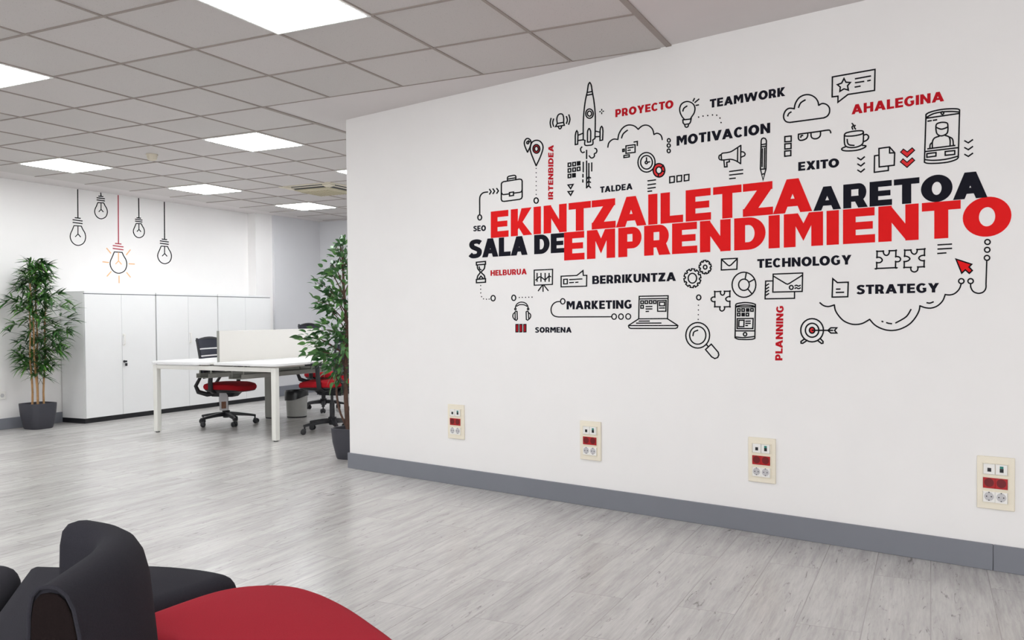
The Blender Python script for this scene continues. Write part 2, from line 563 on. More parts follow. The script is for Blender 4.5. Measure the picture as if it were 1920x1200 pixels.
# ------------------------------------------------------------------ drawing on walls: photo-traced outlines put on the wall planes
def ray(x, y):
    return _f+_r*((x-960)/FPX)-_u*((y-PY)/FPX)
def on_mural(x, y):
    d = ray(x, y)
    k = WN.dot(WALLC)/(WN.x*d.x+WN.y*d.y)
    p = d*k
    return (Vector((p.x, p.y))-WALLC).dot(WD), min(p.z+EYE, H-.004)
def mural_pt(sz, off):
    p = WALLC+WD*sz[0]+WN*off
    return Vector((p.x, p.y, sz[1]))
def on_back(x, y):
    d = ray(x, y)
    p = d*(YB/d.y)
    return p.x, min(p.z+EYE, H-.004)
def back_pt(sz, off):
    return Vector((sz[0], YB-off, sz[1]))

def stroke_quads(pts, w, closed=False):
    P = [Vector(p) for p in pts]
    if closed and (P[0]-P[-1]).length < 1e-6: P.pop()
    n = len(P)
    L, Rr = [], []
    for i in range(n):
        a = P[i-1] if (i > 0 or closed) else None
        b = P[(i+1) % n] if (i < n-1 or closed) else None
        if a is None:
            d = (b-P[i]).normalized(); m = Vector((-d.y, d.x)); k = 1
            base = P[i]-d*(w*.3)
        elif b is None:
            d = (P[i]-a).normalized(); m = Vector((-d.y, d.x)); k = 1
            base = P[i]+d*(w*.3)
        else:
            d1 = (P[i]-a).normalized(); d2 = (b-P[i]).normalized()
            m1 = Vector((-d1.y, d1.x)); m2 = Vector((-d2.y, d2.x))
            m = m1+m2
            if m.length < .3: m = m1
            m.normalize()
            k = min(1/max(m.dot(m1), .35), 2.2)
            base = P[i]
        L.append(base+m*(w/2*k)); Rr.append(base-m*(w/2*k))
    q = []
    for i in range(n if closed else n-1):
        j = (i+1) % n
        q.append([L[i], L[j], Rr[j], Rr[i]])
    return q

def ell(cx, cy, rx, ry, n=28):
    return [(cx+rx*math.cos(2*math.pi*k/n), cy+ry*math.sin(2*math.pi*k/n)) for k in range(n)]

def union_mesh(polys, to2d, to3d, off, thick):
    """merge overlapping outlines (pixel space) into one skin on a wall plane"""
    vs, es, used = [], [], []
    for q in polys:
        area = sum(q[i][0]*q[(i+1) % len(q)][1]-q[(i+1) % len(q)][0]*q[i][1] for i in range(len(q)))
        if abs(area) < 1e-3: continue
        k0 = len(vs)
        vs += [Vector((p[0], p[1])) for p in q]
        es += [(k0+i, k0+(i+1) % len(q)) for i in range(len(q))]
        xs = [p[0] for p in q]; ys = [p[1] for p in q]
        used.append((min(xs), max(xs), min(ys), max(ys), q))
    r = delaunay_2d_cdt(vs, es, [], 0, 1e-4)
    def inside(x, y):
        for x0, x1, y0, y1, q in used:
            if x0 <= x <= x1 and y0 <= y <= y1:
                c = False
                j = len(q)-1
                for i in range(len(q)):
                    if (q[i][1] > y) != (q[j][1] > y) and x < (q[j][0]-q[i][0])*(y-q[i][1])/(q[j][1]-q[i][1])+q[i][0]: c = not c
                    j = i
                if c: return True
        return False
    bm = bmesh.new()
    V = [bm.verts.new(to3d(to2d(v.x, v.y), off)) for v in r[0]]
    for f in r[2]:
        cx = sum(r[0][i].x for i in f)/len(f); cy = sum(r[0][i].y for i in f)/len(f)
        if inside(cx, cy):
            try: bm.faces.new([V[i] for i in f])
            except ValueError: pass
    loose = [v for v in bm.verts if not v.link_faces]
    bmesh.ops.delete(bm, geom=loose, context='VERTS')
    bm.normal_update()
    return bm

def decal(name, polys, m, wall='mural', parent=None, off=.0012):
    to2d, to3d = (on_mural, mural_pt) if wall == 'mural' else (on_back, back_pt)
    bm = union_mesh(polys, to2d, to3d, off, 0)
    want = Vector((WN.x, WN.y, 0)) if wall == 'mural' else Vector((0, -1, 0))
    for f in bm.faces:
        if f.normal.dot(want) < 0: f.normal_flip()
    # thin vinyl edge
    be = [e for e in bm.edges if len(e.link_faces) == 1]
    ret = bmesh.ops.extrude_edge_only(bm, edges=be)
    for v in [g for g in ret['geom'] if isinstance(g, bmesh.types.BMVert)]:
        v.co -= want*(off-.0002)
    me = bpy.data.meshes.new(name)
    bm.to_mesh(me); bm.free()
    o = bpy.data.objects.new(name, me)
    COL.objects.link(o)
    me.materials.append(M[m])
    if parent: o.parent = parent
    return o

# crop frames (x offset, y offset, scale) used while tracing the lettering and line drawings
Z1, Z2, Z3, Z4 = (860, 100, 4.8), (1120, 120, 4.8), (1440, 110, 4.36364), (860, 300, 4.8)
Z5, Z6, Z7, Z8 = (1240, 310, 6.0), (1500, 300, 4.5714), (870, 460, 4.5714), (1180, 450, 4.8)
Z9, ZB = (1440, 440, 4.36364), (0, 320, 4.8)
class Draw:
    def __init__(s, Z, w=11.5):
        s.Z, s.w, s.p = Z, w, []
    def z(s, pts):
        return [(s.Z[0]+x/s.Z[2], s.Z[1]+y/s.Z[2]) for x, y in pts]
    def line(s, *pts, c=False, w=None):
        s.p += stroke_quads(s.z(pts), (w or s.w)/s.Z[2], c); return s
    def curve(s, *pts, c=False, w=None):
        s.p += stroke_quads([tuple(v) for v in smooth_line(s.z(pts), c, 6)], (w or s.w)/s.Z[2], c); return s
    def ring(s, cx, cy, rx, ry, w=None):
        s.p += stroke_quads(s.z(ell(cx, cy, rx, ry)), (w or s.w)/s.Z[2], True); return s
    def fill(s, *pts):
        s.p.append(s.z(pts)); return s
    def disc(s, cx, cy, rx, ry):
        s.p.append(s.z(ell(cx, cy, rx, ry))); return s
    def dots(s, pts, r=4.5):
        for x, y in pts: s.disc(x, y, r, r*1.15)
        return s
    def sq(s, cx, cy, hx, hy, sh=0, w=None):
        return s.line((cx-hx, cy-hy+sh), (cx+hx, cy-hy-sh), (cx+hx, cy+hy-sh), (cx-hx, cy+hy+sh), c=True, w=w)
    def fsq(s, cx, cy, hx, hy, sh=0):
        return s.fill((cx-hx, cy-hy+sh), (cx+hx, cy-hy-sh), (cx+hx, cy+hy-sh), (cx-hx, cy+hy+sh))

# ------------------------------------------------------------------ lettering
# A glyph is drawn in a box of width W and height 1 (y up); st = stem width, b = bar height.
def arc_band(cx, cy, rx, ry, a0, a1, st, b, n=20):
    out = []
    A = [math.radians(a0+(a1-a0)*k/n) for k in range(n+1)]
    for p, q in zip(A, A[1:]):
        out.append([(cx+rx*math.cos(p), cy+ry*math.sin(p)), (cx+rx*math.cos(q), cy+ry*math.sin(q)),
                    (cx+(rx-st)*math.cos(q), cy+(ry-b)*math.sin(q)), (cx+(rx-st)*math.cos(p), cy+(ry-b)*math.sin(p))])
    return out
def R_(x0, y0, x1, y1): return [(x0, y0), (x1, y0), (x1, y1), (x0, y1)]
def glyph(ch, W, st, b):
    g = []
    if ch == 'E':
        g += [R_(0, 0, st, 1), R_(0, 0, W, b), R_(0, 1-b, W*.985, 1), R_(0, .5-b*.46, W*.93, .5+b*.46)]
    elif ch == 'L': g += [R_(0, 0, st, 1), R_(0, 0, W, b)]
    elif ch == 'I': g += [R_(0, 0, W, 1)]
    elif ch == 'T': g += [R_(W/2-st/2, 0, W/2+st/2, 1), R_(0, 1-b, W, 1)]
    elif ch == 'H': g += [R_(0, 0, st, 1), R_(W-st, 0, W, 1), R_(0, .5-b/2, W, .5+b/2)]
    elif ch == 'N':
        g += [R_(0, 0, st, 1), R_(W-st, 0, W, 1), [(0, 1), (st*.92, 1), (W, 0), (W-st*.92, 0)]]
    elif ch == 'M':
        tw, lo = min(st*1.22, W*.36), .17
        nt = lo+min(.52, .20+1.15*st/W)
        g += [R_(0, 0, st, 1), R_(W-st, 0, W, 1), [(0, 1), (tw, 1), (W/2, nt), (W/2, lo), (st, .62), (0, .62)], [(W, 1), (W, .62), (W-st, .62), (W/2, lo), (W/2, nt), (W-tw, 1)]]
    elif ch == 'A':
        s2 = st*1.08
        g += [[(0, 0), (s2, 0), (W/2+s2*.5, 1), (W/2-s2*.5, 1)], [(W-s2, 0), (W, 0), (W/2+s2*.5, 1), (W/2-s2*.5, 1)]]
        yb = .19
        g += [[(W*.26, yb), (W*.74, yb), (W*.66, yb+b*.95), (W*.34, yb+b*.95)]]
    elif ch == 'V':
        s2 = st*1.08
        g += [[(0, 1), (s2, 1), (W/2+s2*.5, 0), (W/2-s2*.5, 0)], [(W-s2, 1), (W, 1), (W/2+s2*.5, 0), (W/2-s2*.5, 0)]]
    elif ch == 'W':
        s2 = st*1.0
        xs = [(0, .26), (.5, .26), (.5, .74), (1, .74)]
        for top, bot in xs:
            tx = min(max(top*W, s2/2), W-s2/2); bx = bot*W
            g += [[(tx-s2/2, 1), (tx+s2/2, 1), (bx+s2/2, 0), (bx-s2/2, 0)]]
    elif ch == 'K':
        g += [R_(0, 0, st, 1), [(W*.68-st*.55, 1), (W*.97, 1), (st, .23), (st*.98, .50)],
              [(W*.40, .66), (W, 0), (W-st*1.25, 0), (W*.28, .42)]]
    elif ch == 'X':
        s2 = st*1.15
        g += [[(0, 0), (s2, 0), (W, 1), (W-s2, 1)], [(0, 1), (s2, 1), (W, 0), (W-s2, 0)]]
    elif ch == 'Y':
        s2 = st*1.12
        g += [R_(W/2-st/2, 0, W/2+st/2, .42), [(0, 1), (s2, 1), (W/2+st/2, .40), (W/2+st/2, .36), (W/2-st/2, .36)], [(W, 1), (W-s2, 1), (W/2-st/2, .40), (W/2-st/2, .36), (W/2+st/2, .36)]]
    elif ch == 'Z':
        g += [R_(0, 1-b, W*.98, 1), R_(0, 0, W, b), [(0, b*.8), (0, 0), (st*1.2, b*.9), (W*.98, 1-b*.8), (W*.98, 1-b*.1), (W*.98-st*1.3, 1-b*.9)]]
        g[-1] = [(0, b*.78), (st*1.35, b*.78), (W*.98, 1-b*.78), (W*.98-st*1.35, 1-b*.78)]
    elif ch == 'O':
        g += arc_band(W/2, .5, W/2, .525, 0, 360, st*1.1, b*1.16, 40)
    elif ch == 'C':
        g += arc_band(W*.53, .5, W*.53, .525, 42, 318, st, b, 30)
    elif ch == 'G':
        g += arc_band(W*.53, .5, W*.53, .525, 46, 318, st, b, 30)
        g += [R_(W*.95-st*.9, .13, W*.95, .53), R_(W*.60, .53-b*.82, W*.95, .53)]
    elif ch == 'D':
        g += [R_(0, 0, st, 1), R_(0, 0, W*.45, b), R_(0, 1-b, W*.45, 1)]
        g += arc_band(W*.45, .5, W*.55, .5, -90, 90, st, b, 20)
    elif ch in 'PR':
        y0 = .36 if ch == 'P' else .34
        cy, ry = (1+y0-b*.35)/2, (1-y0+b*.35)/2
        xr = W*.98 if ch == 'P' else W*.94
        cx = xr-ry*.85*min(1, W/.75)
        g += [R_(0, 0, st, 1), R_(0, 1-b, cx, 1), R_(0, cy-ry, cx, cy-ry+b)]
        g += arc_band(cx, cy, xr-cx, ry, -90, 90, st, b, 16)
        if ch == 'R':
            g += [[(W*.42, cy-ry+b*.5), (W*.42+st*1.15, cy-ry+b*.5), (W, 0), (W-st*1.2, 0)]]
    elif ch == 'B':
        for y0, y1, xr in ((.5-b*.42, 1, W*.93), (0, .5+b*.42, W)):
            cy, ry = (y0+y1)/2, (y1-y0)/2
            cx = xr-ry*.95
            g += [R_(0, y0, cx, y0+b*.88), R_(0, y1-b*.88, cx, y1)]
            g += arc_band(cx, cy, xr-cx, ry, -90, 90, st*.95, b*.88, 14)
        g += [R_(0, 0, st, 1)]
    elif ch == 'U':
        r = W/2
        g += [R_(0, .40, st, 1), R_(W-st, .40, W, 1)]
        g += arc_band(W/2, .40, r, .42, 180, 360, st, b, 20)
    elif ch == 'S':
        path = [(W*.90, .80), (W*.74, .87), (W*.52, 1-b*.47), (W*.28, .85), (W*.20, .72), (W*.30, .59), (W*.55, .50),
                (W*.78, .40), (W*.80, .26), (W*.70, .14), (W*.48, b*.43), (W*.25, .11), (W*.08, .21)]
        pl = [tuple(v) for v in smooth_line(path, False, 5)]
        # variable width between stem and bar thickness
        P = [Vector(p) for p in pl]
        Ls, Rs = [], []
        for i, p in enumerate(P):
            d = (P[min(i+1, len(P)-1)]-P[max(i-1, 0)]).normalized()
            n = Vector((-d.y, d.x))
            wv = math.hypot(n.x*st, n.y*b)
            Ls.append(p+n*wv/2); Rs.append(p-n*wv/2)
        g += [[Ls[i], Ls[i+1], Rs[i+1], Rs[i]] for i in range(len(P)-1)]
    return g

ADV = dict(A=.98, B=.80, C=.82, D=.86, E=.66, G=.86, H=.84, I=.22, K=.80, L=.62, M=1.00, N=.84, O=.96, P=.74, R=.78, S=.70, T=.72, U=.82, V=.96, W=1.42, X=.86, Y=.88, Z=.72)
SIDE = dict(A=-.02, V=-.02, T=.01, Y=-.02, O=.05, C=.05, G=.05, W=-.01)
def word_polys(text, Z, tl, bl, tr, br, st=.27, b=.22, gap=.10, vertical=False, wide=1.0):
    """tl, bl, tr, br: corners of the cap-height box in tracing coordinates"""
    q = [(Z[0]+x/Z[2], Z[1]+y/Z[2]) for x, y in (tl, bl, tr, br)]
    tl, bl, tr, br = [Vector(on_mural(*p)) for p in q]
    x = 0
    items = []
    for i, ch in enumerate(text):
        if ch == ' ':
            x += .35; continue
        W = (ADV[ch] if ch != 'I' else st)
        items.append((ch, x, W))
        nx = text[i+1] if i+1 < len(text) else ''
        k = gap
        if ch in 'AVTYLK' and nx in 'AVTYO': k -= .07
        x += W+k
    tot = items[-1][1]+items[-1][2]
    out = []
    for ch, x, W in items:
        for poly in glyph(ch, W, st, b):
            o2 = []
            for px, py in poly:
                u = (x+px)/tot; v = py
                p = bl*(1-u)*(1-v)+br*u*(1-v)+tl*(1-u)*v+tr*u*v
                o2.append((p.x*1000, p.y*1000))
            out.append(o2)
    return out
def wall_word(name, label, polys, m, group=None):
    # polys already lie in wall coordinates (mm)
    bm = union_mesh(polys, lambda x, y: (x/1000, min(y/1000, H-.004)), mural_pt, .0012, 0)
    want = Vector((WN.x, WN.y, 0))
    for f in bm.faces:
        if f.normal.dot(want) < 0: f.normal_flip()
    be = [e for e in bm.edges if len(e.link_faces) == 1]
    ret = bmesh.ops.extrude_edge_only(bm, edges=be)
    for v in [g for g in ret['geom'] if isinstance(g, bmesh.types.BMVert)]:
        v.co -= want*.001
    me = bpy.data.meshes.new(name)
    bm.to_mesh(me); bm.free()
    o = bpy.data.objects.new(name, me)
    COL.objects.link(o)
    me.materials.append(M[m])
    return prop(o, label, 'wall lettering', group)

def big_word(chars, tops, bots, st_px, b=.235):
    """chars: list of (char, x0, x1) in photo pixels; tops/bots: two points each of the cap line and base line"""
    def yl(l, x):
        (xa, ya), (xb, yb) = l
        return ya+(yb-ya)*(x-xa)/(xb-xa)
    out = []
    for ch, x0, x1 in chars:
        cap = yl(bots, (x0+x1)/2)-yl(tops, (x0+x1)/2)
        W = (x1-x0)/cap
        st = (st_px[0]+(st_px[1]-st_px[0])*((x0+x1)/2-st_px[2])/(st_px[3]-st_px[2]))/cap
        for poly in glyph(ch, W, st, b):
            o2 = []
            for gx, gy in poly:
                px = x0+gx*cap
                yt, yb_ = yl(tops, px), yl(bots, px)
                p = on_mural(px, yb_+(yt-yb_)*gy)
                o2.append((p[0]*1000, p[1]*1000))
            out.append(o2)
    return out

WG = None
wall_word('wall_lettering', 'large red vinyl word EKINTZAILETZA, upper line of the mural title', big_word(
    [('E', 920.4, 953.7), ('K', 957.9, 998), ('I', 1000.6, 1014.3), ('N', 1019.4, 1062.5), ('T', 1066.3, 1107.9), ('Z', 1109.6, 1154.4), ('A', 1154.8, 1212),
     ('I', 1215.5, 1232.7), ('L', 1238.7, 1280.8), ('E', 1285.8, 1333.2), ('T', 1337.2, 1390.4), ('Z', 1393, 1449.5), ('A', 1449.4, 1523)],
    ((920, 397), (1498, 334)), ((920, 446.5), (1521, 396)), (13.6, 19.8, 1007, 1420)), 'red')
wall_word('wall_lettering', 'large dark navy word ARETOA at the right end of the upper title line', big_word(
    [('A', 1525.2, 1577), ('R', 1581.2, 1627.2), ('E', 1630.6, 1672.6), ('T', 1676.1, 1723.9), ('O', 1726.9, 1786), ('A', 1787, 1851.6)],
    ((1545, 350), (1830, 321.6)), ((1525, 395.8), (1851, 370)), (14.6, 17.2, 1590, 1700)), 'ink')
wall_word('wall_lettering', 'large dark navy words SALA DE starting the lower title line', big_word(
    [('S', 879.8, 903.5), ('A', 904.2, 934.5), ('L', 935.4, 957.5), ('A', 957.9, 989.3), ('D', 1001.7, 1030.5), ('E', 1032.9, 1058)],
    ((880, 450), (1058, 436.6)), ((880, 484.3), (1058, 473.4)), (9.3, 10.8, 900, 1050)), 'ink')
wall_word('wall_lettering', 'largest red vinyl word EMPRENDIMIENTO, lower line of the mural title', big_word(
    [('E', 1057.9, 1096), ('M', 1100.6, 1153.4), ('P', 1159.4, 1203.8), ('R', 1207.9, 1257), ('E', 1260.3, 1307.5), ('N', 1312.5, 1370), ('D', 1376.7, 1435.4), ('I', 1441.3, 1462),
     ('M', 1469.7, 1543.3), ('I', 1549.9, 1573), ('E', 1580.7, 1640.8), ('N', 1647, 1722.5), ('T', 1728.6, 1801.3), ('O', 1805.2, 1896.5)],
    ((1058, 436), (1801, 374.9)), ((1058, 488.5), (1800, 445.0)), (15.2, 25.5, 1080, 1720)), 'red')

WORDS = [
    ('PROYECTO', Z2, (163, 410), (163, 480), (685, 323), (685, 395), 'crimson', 'crimson word PROYECTO between the rocket and the light bulb drawing'),
    ('TEAMWORK', Z2, (1013, 320), (1013, 396), (1692, 206), (1692, 287), 'ink', 'dark word TEAMWORK at the top of the mural'),
    ('MOTIVACION', Z2, (714, 650), (714, 737), (1556, 528), (1556, 620), 'ink', 'dark word MOTIVACION above the megaphone drawing'),
    ('AHALEGINA', Z3, (684, 379), (684, 457), (1441, 265), (1441, 347), 'crimson', 'crimson word AHALEGINA at the upper right of the mural'),
    ('EXITO', Z3, (248, 847), (248, 919), (582, 814), (582, 886), 'ink', 'dark word EXITO below the sunglasses drawing'),
    ('TALDEA', Z2, (26, 1105), (26, 1160), (317, 1072), (317, 1128), 'ink', 'small dark word TALDEA above the red title'),
    ('SEO', Z4, (133, 594), (133, 642), (246, 586), (246, 638), 'ink', 'smallest dark word SEO at the left end of the mural'),
    ('HELBURUA', Z4, (288, 993), (288, 1043), (613, 977), (613, 1029), 'crimson', 'small crimson word HELBURUA beside the hourglass drawing'),
    ('BERRIKUNTZA', Z7, (1100, 262), (1100, 333), (1817, 229), (1817, 305), 'ink', 'dark word BERRIKUNTZA left of the gear wheels'),
    ('MARKETING', Z7, (880, 479), (880, 549), (1440, 468), (1440, 542), 'ink', 'dark word MARKETING left of the laptop drawing'),
    ('SORMENA', Z7, (611, 702), (611, 748), (923, 701), (923, 748), 'ink', 'small dark word SORMENA below the headphones drawing'),
    ('TECHNOLOGY', (0, 0, 1), (1420, 486), (1420, 502.5), (1596.5, 477.8), (1596.5, 495.7), 'ink', 'dark word TECHNOLOGY directly under the red title'),
    ('STRATEGY', Z9, (727, 412), (727, 488), (1400, 395), (1400, 472), 'ink', 'dark word STRATEGY above the wide cloud outline'),
    ('IRTENBIDEA', (0, 0, 1), (1028, 374), (1037, 374), (1028.2, 272), (1038, 272), 'crimson', 'crimson word IRTENBIDEA running upward beside the map pins'),
    ('PLANNING', (0, 0, 1), (1453.5, 675.8), (1467, 675.8), (1456, 573), (1469.2, 573), 'crimson', 'crimson word PLANNING running upward below the envelopes'),
]
for text, Z, a, b_, c, d, m, lab in WORDS:
    wall_word('wall_lettering', lab, word_polys(text, Z, a, b_, c, d, gap=.09 if text not in ('MOTIVACION', 'IRTENBIDEA') else .10), m)

# ------------------------------------------------------------------ line drawings
def icon(name, label, d, fills=()):
    """fills: (material, Draw) pairs, drawn below the outline"""
    polys = d if isinstance(d, list) else d.p
    o = decal(name, polys, 'line')
    prop(o, label, 'wall drawing')
    for m, f in fills:
        decal('colour_fill', f.p, m, parent=o, off=.0007)
    return o

d = Draw(Z1)
d.curve((1180, 262), (1167, 285), (1158, 345), (1140, 430), (1127, 540), (1122, 640), (1122, 775))
d.curve((1180, 262), (1193, 285), (1203, 345), (1218, 430), (1229, 540), (1230, 640), (1227, 765))
d.line((1122, 778), (1140, 786)).line((1205, 782), (1227, 766)).line((1160, 352), (1201, 344)).line((1155, 377), (1205, 368))
d.ring(1178, 543, 34, 42).ring(1178, 543, 19, 23)
d.curve((1160, 800), (1160, 710), (1168, 685), (1176, 677), (1184, 690), (1189, 715), (1187, 797)).line((1160, 800), (1187, 797))
d.line((1050, 822), (1050, 740), (1056, 708), (1064, 697), (1073, 712), (1074, 745), (1071, 818), c=True)
d.line((1074, 738), (1122, 718)).line((1074, 785), (1122, 778))
d.line((1272, 785), (1273, 690), (1280, 665), (1288, 658), (1296, 670), (1299, 700), (1296, 780), c=True)
d.line((1230, 700), (1273, 710)).line((1228, 752), (1272, 748))
d.curve((1137, 785), (1137, 825), (1175, 828), (1207, 818), (1208, 780))
icon('rocket_drawing', 'line drawing of a rocket taking off at the top left of the mural', d)
d = Draw(Z1)
d.curve((1110, 842), (1098, 858), (1101, 880), (1115, 894), (1132, 888)).curve((1225, 855), (1240, 862), (1244, 880), (1238, 895), (1222, 905), (1222, 925), (1208, 940), (1190, 940), (1175, 922))
d.line((1152, 872), (1152, 948)).line((1152, 968), (1152, 1205)).line((1172, 990), (1172, 1200)).line((1198, 985), (1198, 1060)).line((1122, 980), (1122, 1068))
d.line((1119, 1088), (1119, 1115)).line((1118, 1138), (1118, 1160))
d.line((1152, 1135), (1170, 1110), (1188, 1122)).line((1152, 1170), (1170, 1150), (1188, 1162)).line((1150, 1212), (1170, 1190), (1188, 1210))
icon('smoke_trail_drawing', 'line drawing of smoke curls and trail lines under the rocket', d)
d = Draw(Z1, 9)
d.line((1288, 503), (1288, 514)).line((1288, 533), (1288, 545)).line((1268, 526), (1278, 524)).line((1297, 523), (1306, 520))
icon('sparkle_drawing', 'tiny four-stroke sparkle drawn just right of the rocket', d)
d = Draw(Z1)
d.curve((888, 630), (884, 590), (895, 557), (915, 545), (935, 550), (945, 578), (945, 620))
d.line((888, 632), (944, 621)).line((888, 632), (872, 660), (952, 648), (944, 621)).curve((897, 660), (903, 675), (912, 680), (922, 672), (927, 656))
d.curve((832, 585), (824, 625), (832, 668)).curve((855, 590), (847, 625), (855, 658)).curve((970, 568), (979, 600), (970, 632)).curve((992, 553), (1002, 595), (990, 640))
icon('bell_drawing', 'line drawing of a ringing bell left of the rocket', d)
d = Draw(Z1)
d.curve((698, 1012), (668, 940), (648, 885), (645, 850), (655, 810), (675, 790), (702, 783), (730, 790), (752, 815), (760, 850), (750, 892), (730, 945), (698, 1012))
d.ring(700, 860, 31, 39).ring(700, 860, 17, 22)
f = Draw(Z1); f.w = 22; f.ring(700, 860, 24, 30)
icon('map_pin_drawing', "larger map pin drawing with a red centre, left of IRTENBIDEA", d, [('redfill', f)])
d = Draw(Z1)
d.curve((620, 890), (600, 845), (591, 810), (597, 785), (612, 768), (630, 768), (646, 782), (652, 808), (640, 850), (620, 890)).ring(622, 804, 9, 11).line((628, 785), (640, 797))
icon('map_pin_drawing', 'smaller map pin drawing tucked behind the larger pin', d)
d = Draw(Z1)
d.dots([(698, 1036+39*k) for k in range(7)]).ring(698, 1325, 19, 24)
icon('dotted_path_drawing', 'dotted line with circle hanging below the map pins', d)
d = Draw(Z4)
d.line((385, 215), (391, 203), (405, 195), (550, 172), (566, 176), (572, 190), (572, 330), (566, 346), (550, 354), (410, 373), (392, 370), (384, 355), c=True)
d.curve((385, 292), (395, 308), (410, 311), (456, 305)).curve((496, 298), (550, 291), (565, 284), (571, 270))
d.line((458, 293), (494, 288), (494, 319), (458, 324), c=True).curve((440, 185), (440, 160), (450, 148), (475, 142), (502, 138), (514, 146), (515, 170)).line((442, 172), (514, 160))
icon('briefcase_drawing', 'line drawing of a briefcase at the left of the mural', d)
d = Draw(Z4)
d.ring(190, 517, 17, 23).curve((190, 492), (190, 420), (190, 350), (196, 322), (212, 302), (232, 292), (262, 288))
for x, y in ((278, 263), (309, 259), (343, 256)): d.line((x, y), (x+15, y+22), (x, y+45))
icon('arrow_path_drawing', 'curved line with three arrowheads leading to the briefcase', d)
d = Draw(Z1)
for x, y in ((998, 1003), (1040, 997), (998, 1054), (1040, 1047), (1080, 1040), (998, 1104)): d.sq(x, y, 12, 15, 1.5)
d.fsq(1080, 990, 17, 20, 2).fsq(1038, 1098, 17, 20, 2)
icon('square_grid_drawing', 'grid of eight small squares below the rocket fin, two solid', d)
d = Draw(Z1)
d.line((985, 1185), (1030, 1180), (1008, 1218), c=True).line((985, 1245), (1030, 1240), (1008, 1278), c=True)
icon('triangle_pair_drawing', 'two small downward triangles below the grid of squares', d)
d = Draw(Z2)
d.curve((95, 750), (102, 715), (122, 690), (150, 676), (185, 680)).curve((185, 680), (195, 630), (225, 580), (265, 553), (305, 550), (340, 562), (368, 588))
d.curve((368, 588), (400, 560), (435, 550), (470, 560), (498, 590), (510, 635)).curve((510, 635), (535, 624), (562, 632), (578, 652), (585, 682)).curve((218, 667), (235, 627), (272, 596))
icon('cloud_drawing', 'open cloud outline below the word PROYECTO', d)
d = Draw(Z2)
d.line((258, 737), (340, 726), (340, 795), (258, 805), c=True).line((275, 757), (325, 748)).line((275, 778), (298, 775)).sq(236, 777, 7, 10, 1).line((240, 824), (288, 817), (288, 836), (240, 843), c=True).line((330, 703), (360, 697), (360, 735))
icon('window_drawing', 'small line drawing of screen windows inside the open cloud', d)
d = Draw(Z2)
d.ring(443, 885, 77, 88).ring(443, 885, 53, 61).ring(441, 887, 10, 11).line((443, 875), (443, 843)).line((453, 884), (472, 880))
icon('clock_drawing', 'line drawing of a round clock under the open cloud', d)
d = Draw(Z2)
d.ring(555, 957, 53, 61).ring(555, 957, 26, 30).line((575, 935), (595, 910)).line((551, 988), (549, 1015)).line((580, 962), (606, 970))
f = Draw(Z2); f.w = 28; f.ring(555, 957, 39, 45)
icon('ring_chart_drawing', 'small red ring chart drawn beside the clock', d, [('redfill', f)])
d = Draw(Z2)
d.line((455, 1052), (525, 1043)).line((455, 1088), (525, 1078)).line((455, 1120), (523, 1111)).line((455, 1147), (490, 1143))
icon('text_lines_drawing', 'four short lines below the clock, right of TALDEA', d)
d = Draw(Z2)
for x, y in ((652, 1016), (717, 1007), (783, 999)): d.line((x, y), (x+42, y-5), (x+41, y+48), (x, y+54), c=True)
icon('rectangle_row_drawing', 'row of three small rectangles right of the red ring chart', d)
d = Draw(Z2)
d.ring(644, 688, 13, 16).ring(643, 734, 14, 16).ring(643, 782, 14, 17)
icon('circle_column_drawing', 'column of three tiny circles left of the word MOTIVACION', d)
d = Draw(Z2)
d.curve((782, 497), (762, 472), (745, 435), (742, 400), (755, 365), (780, 345), (812, 338), (845, 347), (870, 370), (879, 402), (872, 440), (852, 472), (838, 495))
d.line((770, 503), (845, 495), (838, 525), (828, 538), (785, 545), (772, 530), c=True).curve((788, 545), (791, 564), (805, 570), (818, 560), (821, 540)).curve((770, 425), (780, 398), (808, 378))
d.line((862, 335), (875, 310)).line((878, 347), (915, 316)).line((888, 373), (912, 368))
icon('light_bulb_drawing', 'line drawing of a light bulb with rays right of PROYECTO', d)
d = Draw(Z2)
d.dots([(912, 478), (952, 469), (994, 464), (1037, 459), (1075, 461), (1104, 487), (1114, 527)], 6)
icon('dotted_path_drawing', 'dotted curve between the words TEAMWORK and MOTIVACION', d)
d = Draw(Z2)
d.curve((1115, 815), (1128, 803), (1165, 798), (1205, 788), (1250, 760), (1292, 732)).line((1292, 732), (1290, 898)).curve((1290, 898), (1245, 870), (1200, 858), (1160, 862), (1118, 865)).line((1118, 865), (1115, 815))
d.line((1264, 755), (1262, 882)).curve((1115, 816), (1098, 825), (1095, 848), (1105, 862), (1118, 862)).line((1140, 870), (1145, 927), (1168, 925), (1165, 885), (1190, 880), (1188, 868)).curve((1293, 790), (1315, 792), (1330, 808), (1325, 825), (1310, 832), (1292, 840))
d.line((1190, 968), (1310, 952)).line((1190, 1000), (1310, 986)).line((1190, 1033), (1243, 1027))
icon('megaphone_drawing', 'line drawing of a megaphone over three lines', d)
d = Draw(Z2)
d.line((1468, 945), (1475, 690), (1482, 672), (1497, 666), (1513, 672), (1522, 690), (1518, 945), (1492, 1045), c=True).line((1475, 727), (1520, 719)).line((1475, 747), (1520, 739)).line((1486, 762), (1483, 925)).line((1468, 948), (1518, 944)).line((1484, 992), (1502, 988))
d.line((1506, 755), (1503, 935))
icon('pencil_drawing', 'line drawing of an upright pencil above the red title', d)
d = Draw(Z3)
d.line((138, 638), (190, 633), (190, 677), (138, 681), c=True).line((138, 698), (189, 693), (189, 735), (138, 740), c=True).line((137, 757), (187, 752), (187, 793), (137, 799), c=True)
icon('square_column_drawing', 'column of three small squares left of the sunglasses drawing', d)
d = Draw(Z3)
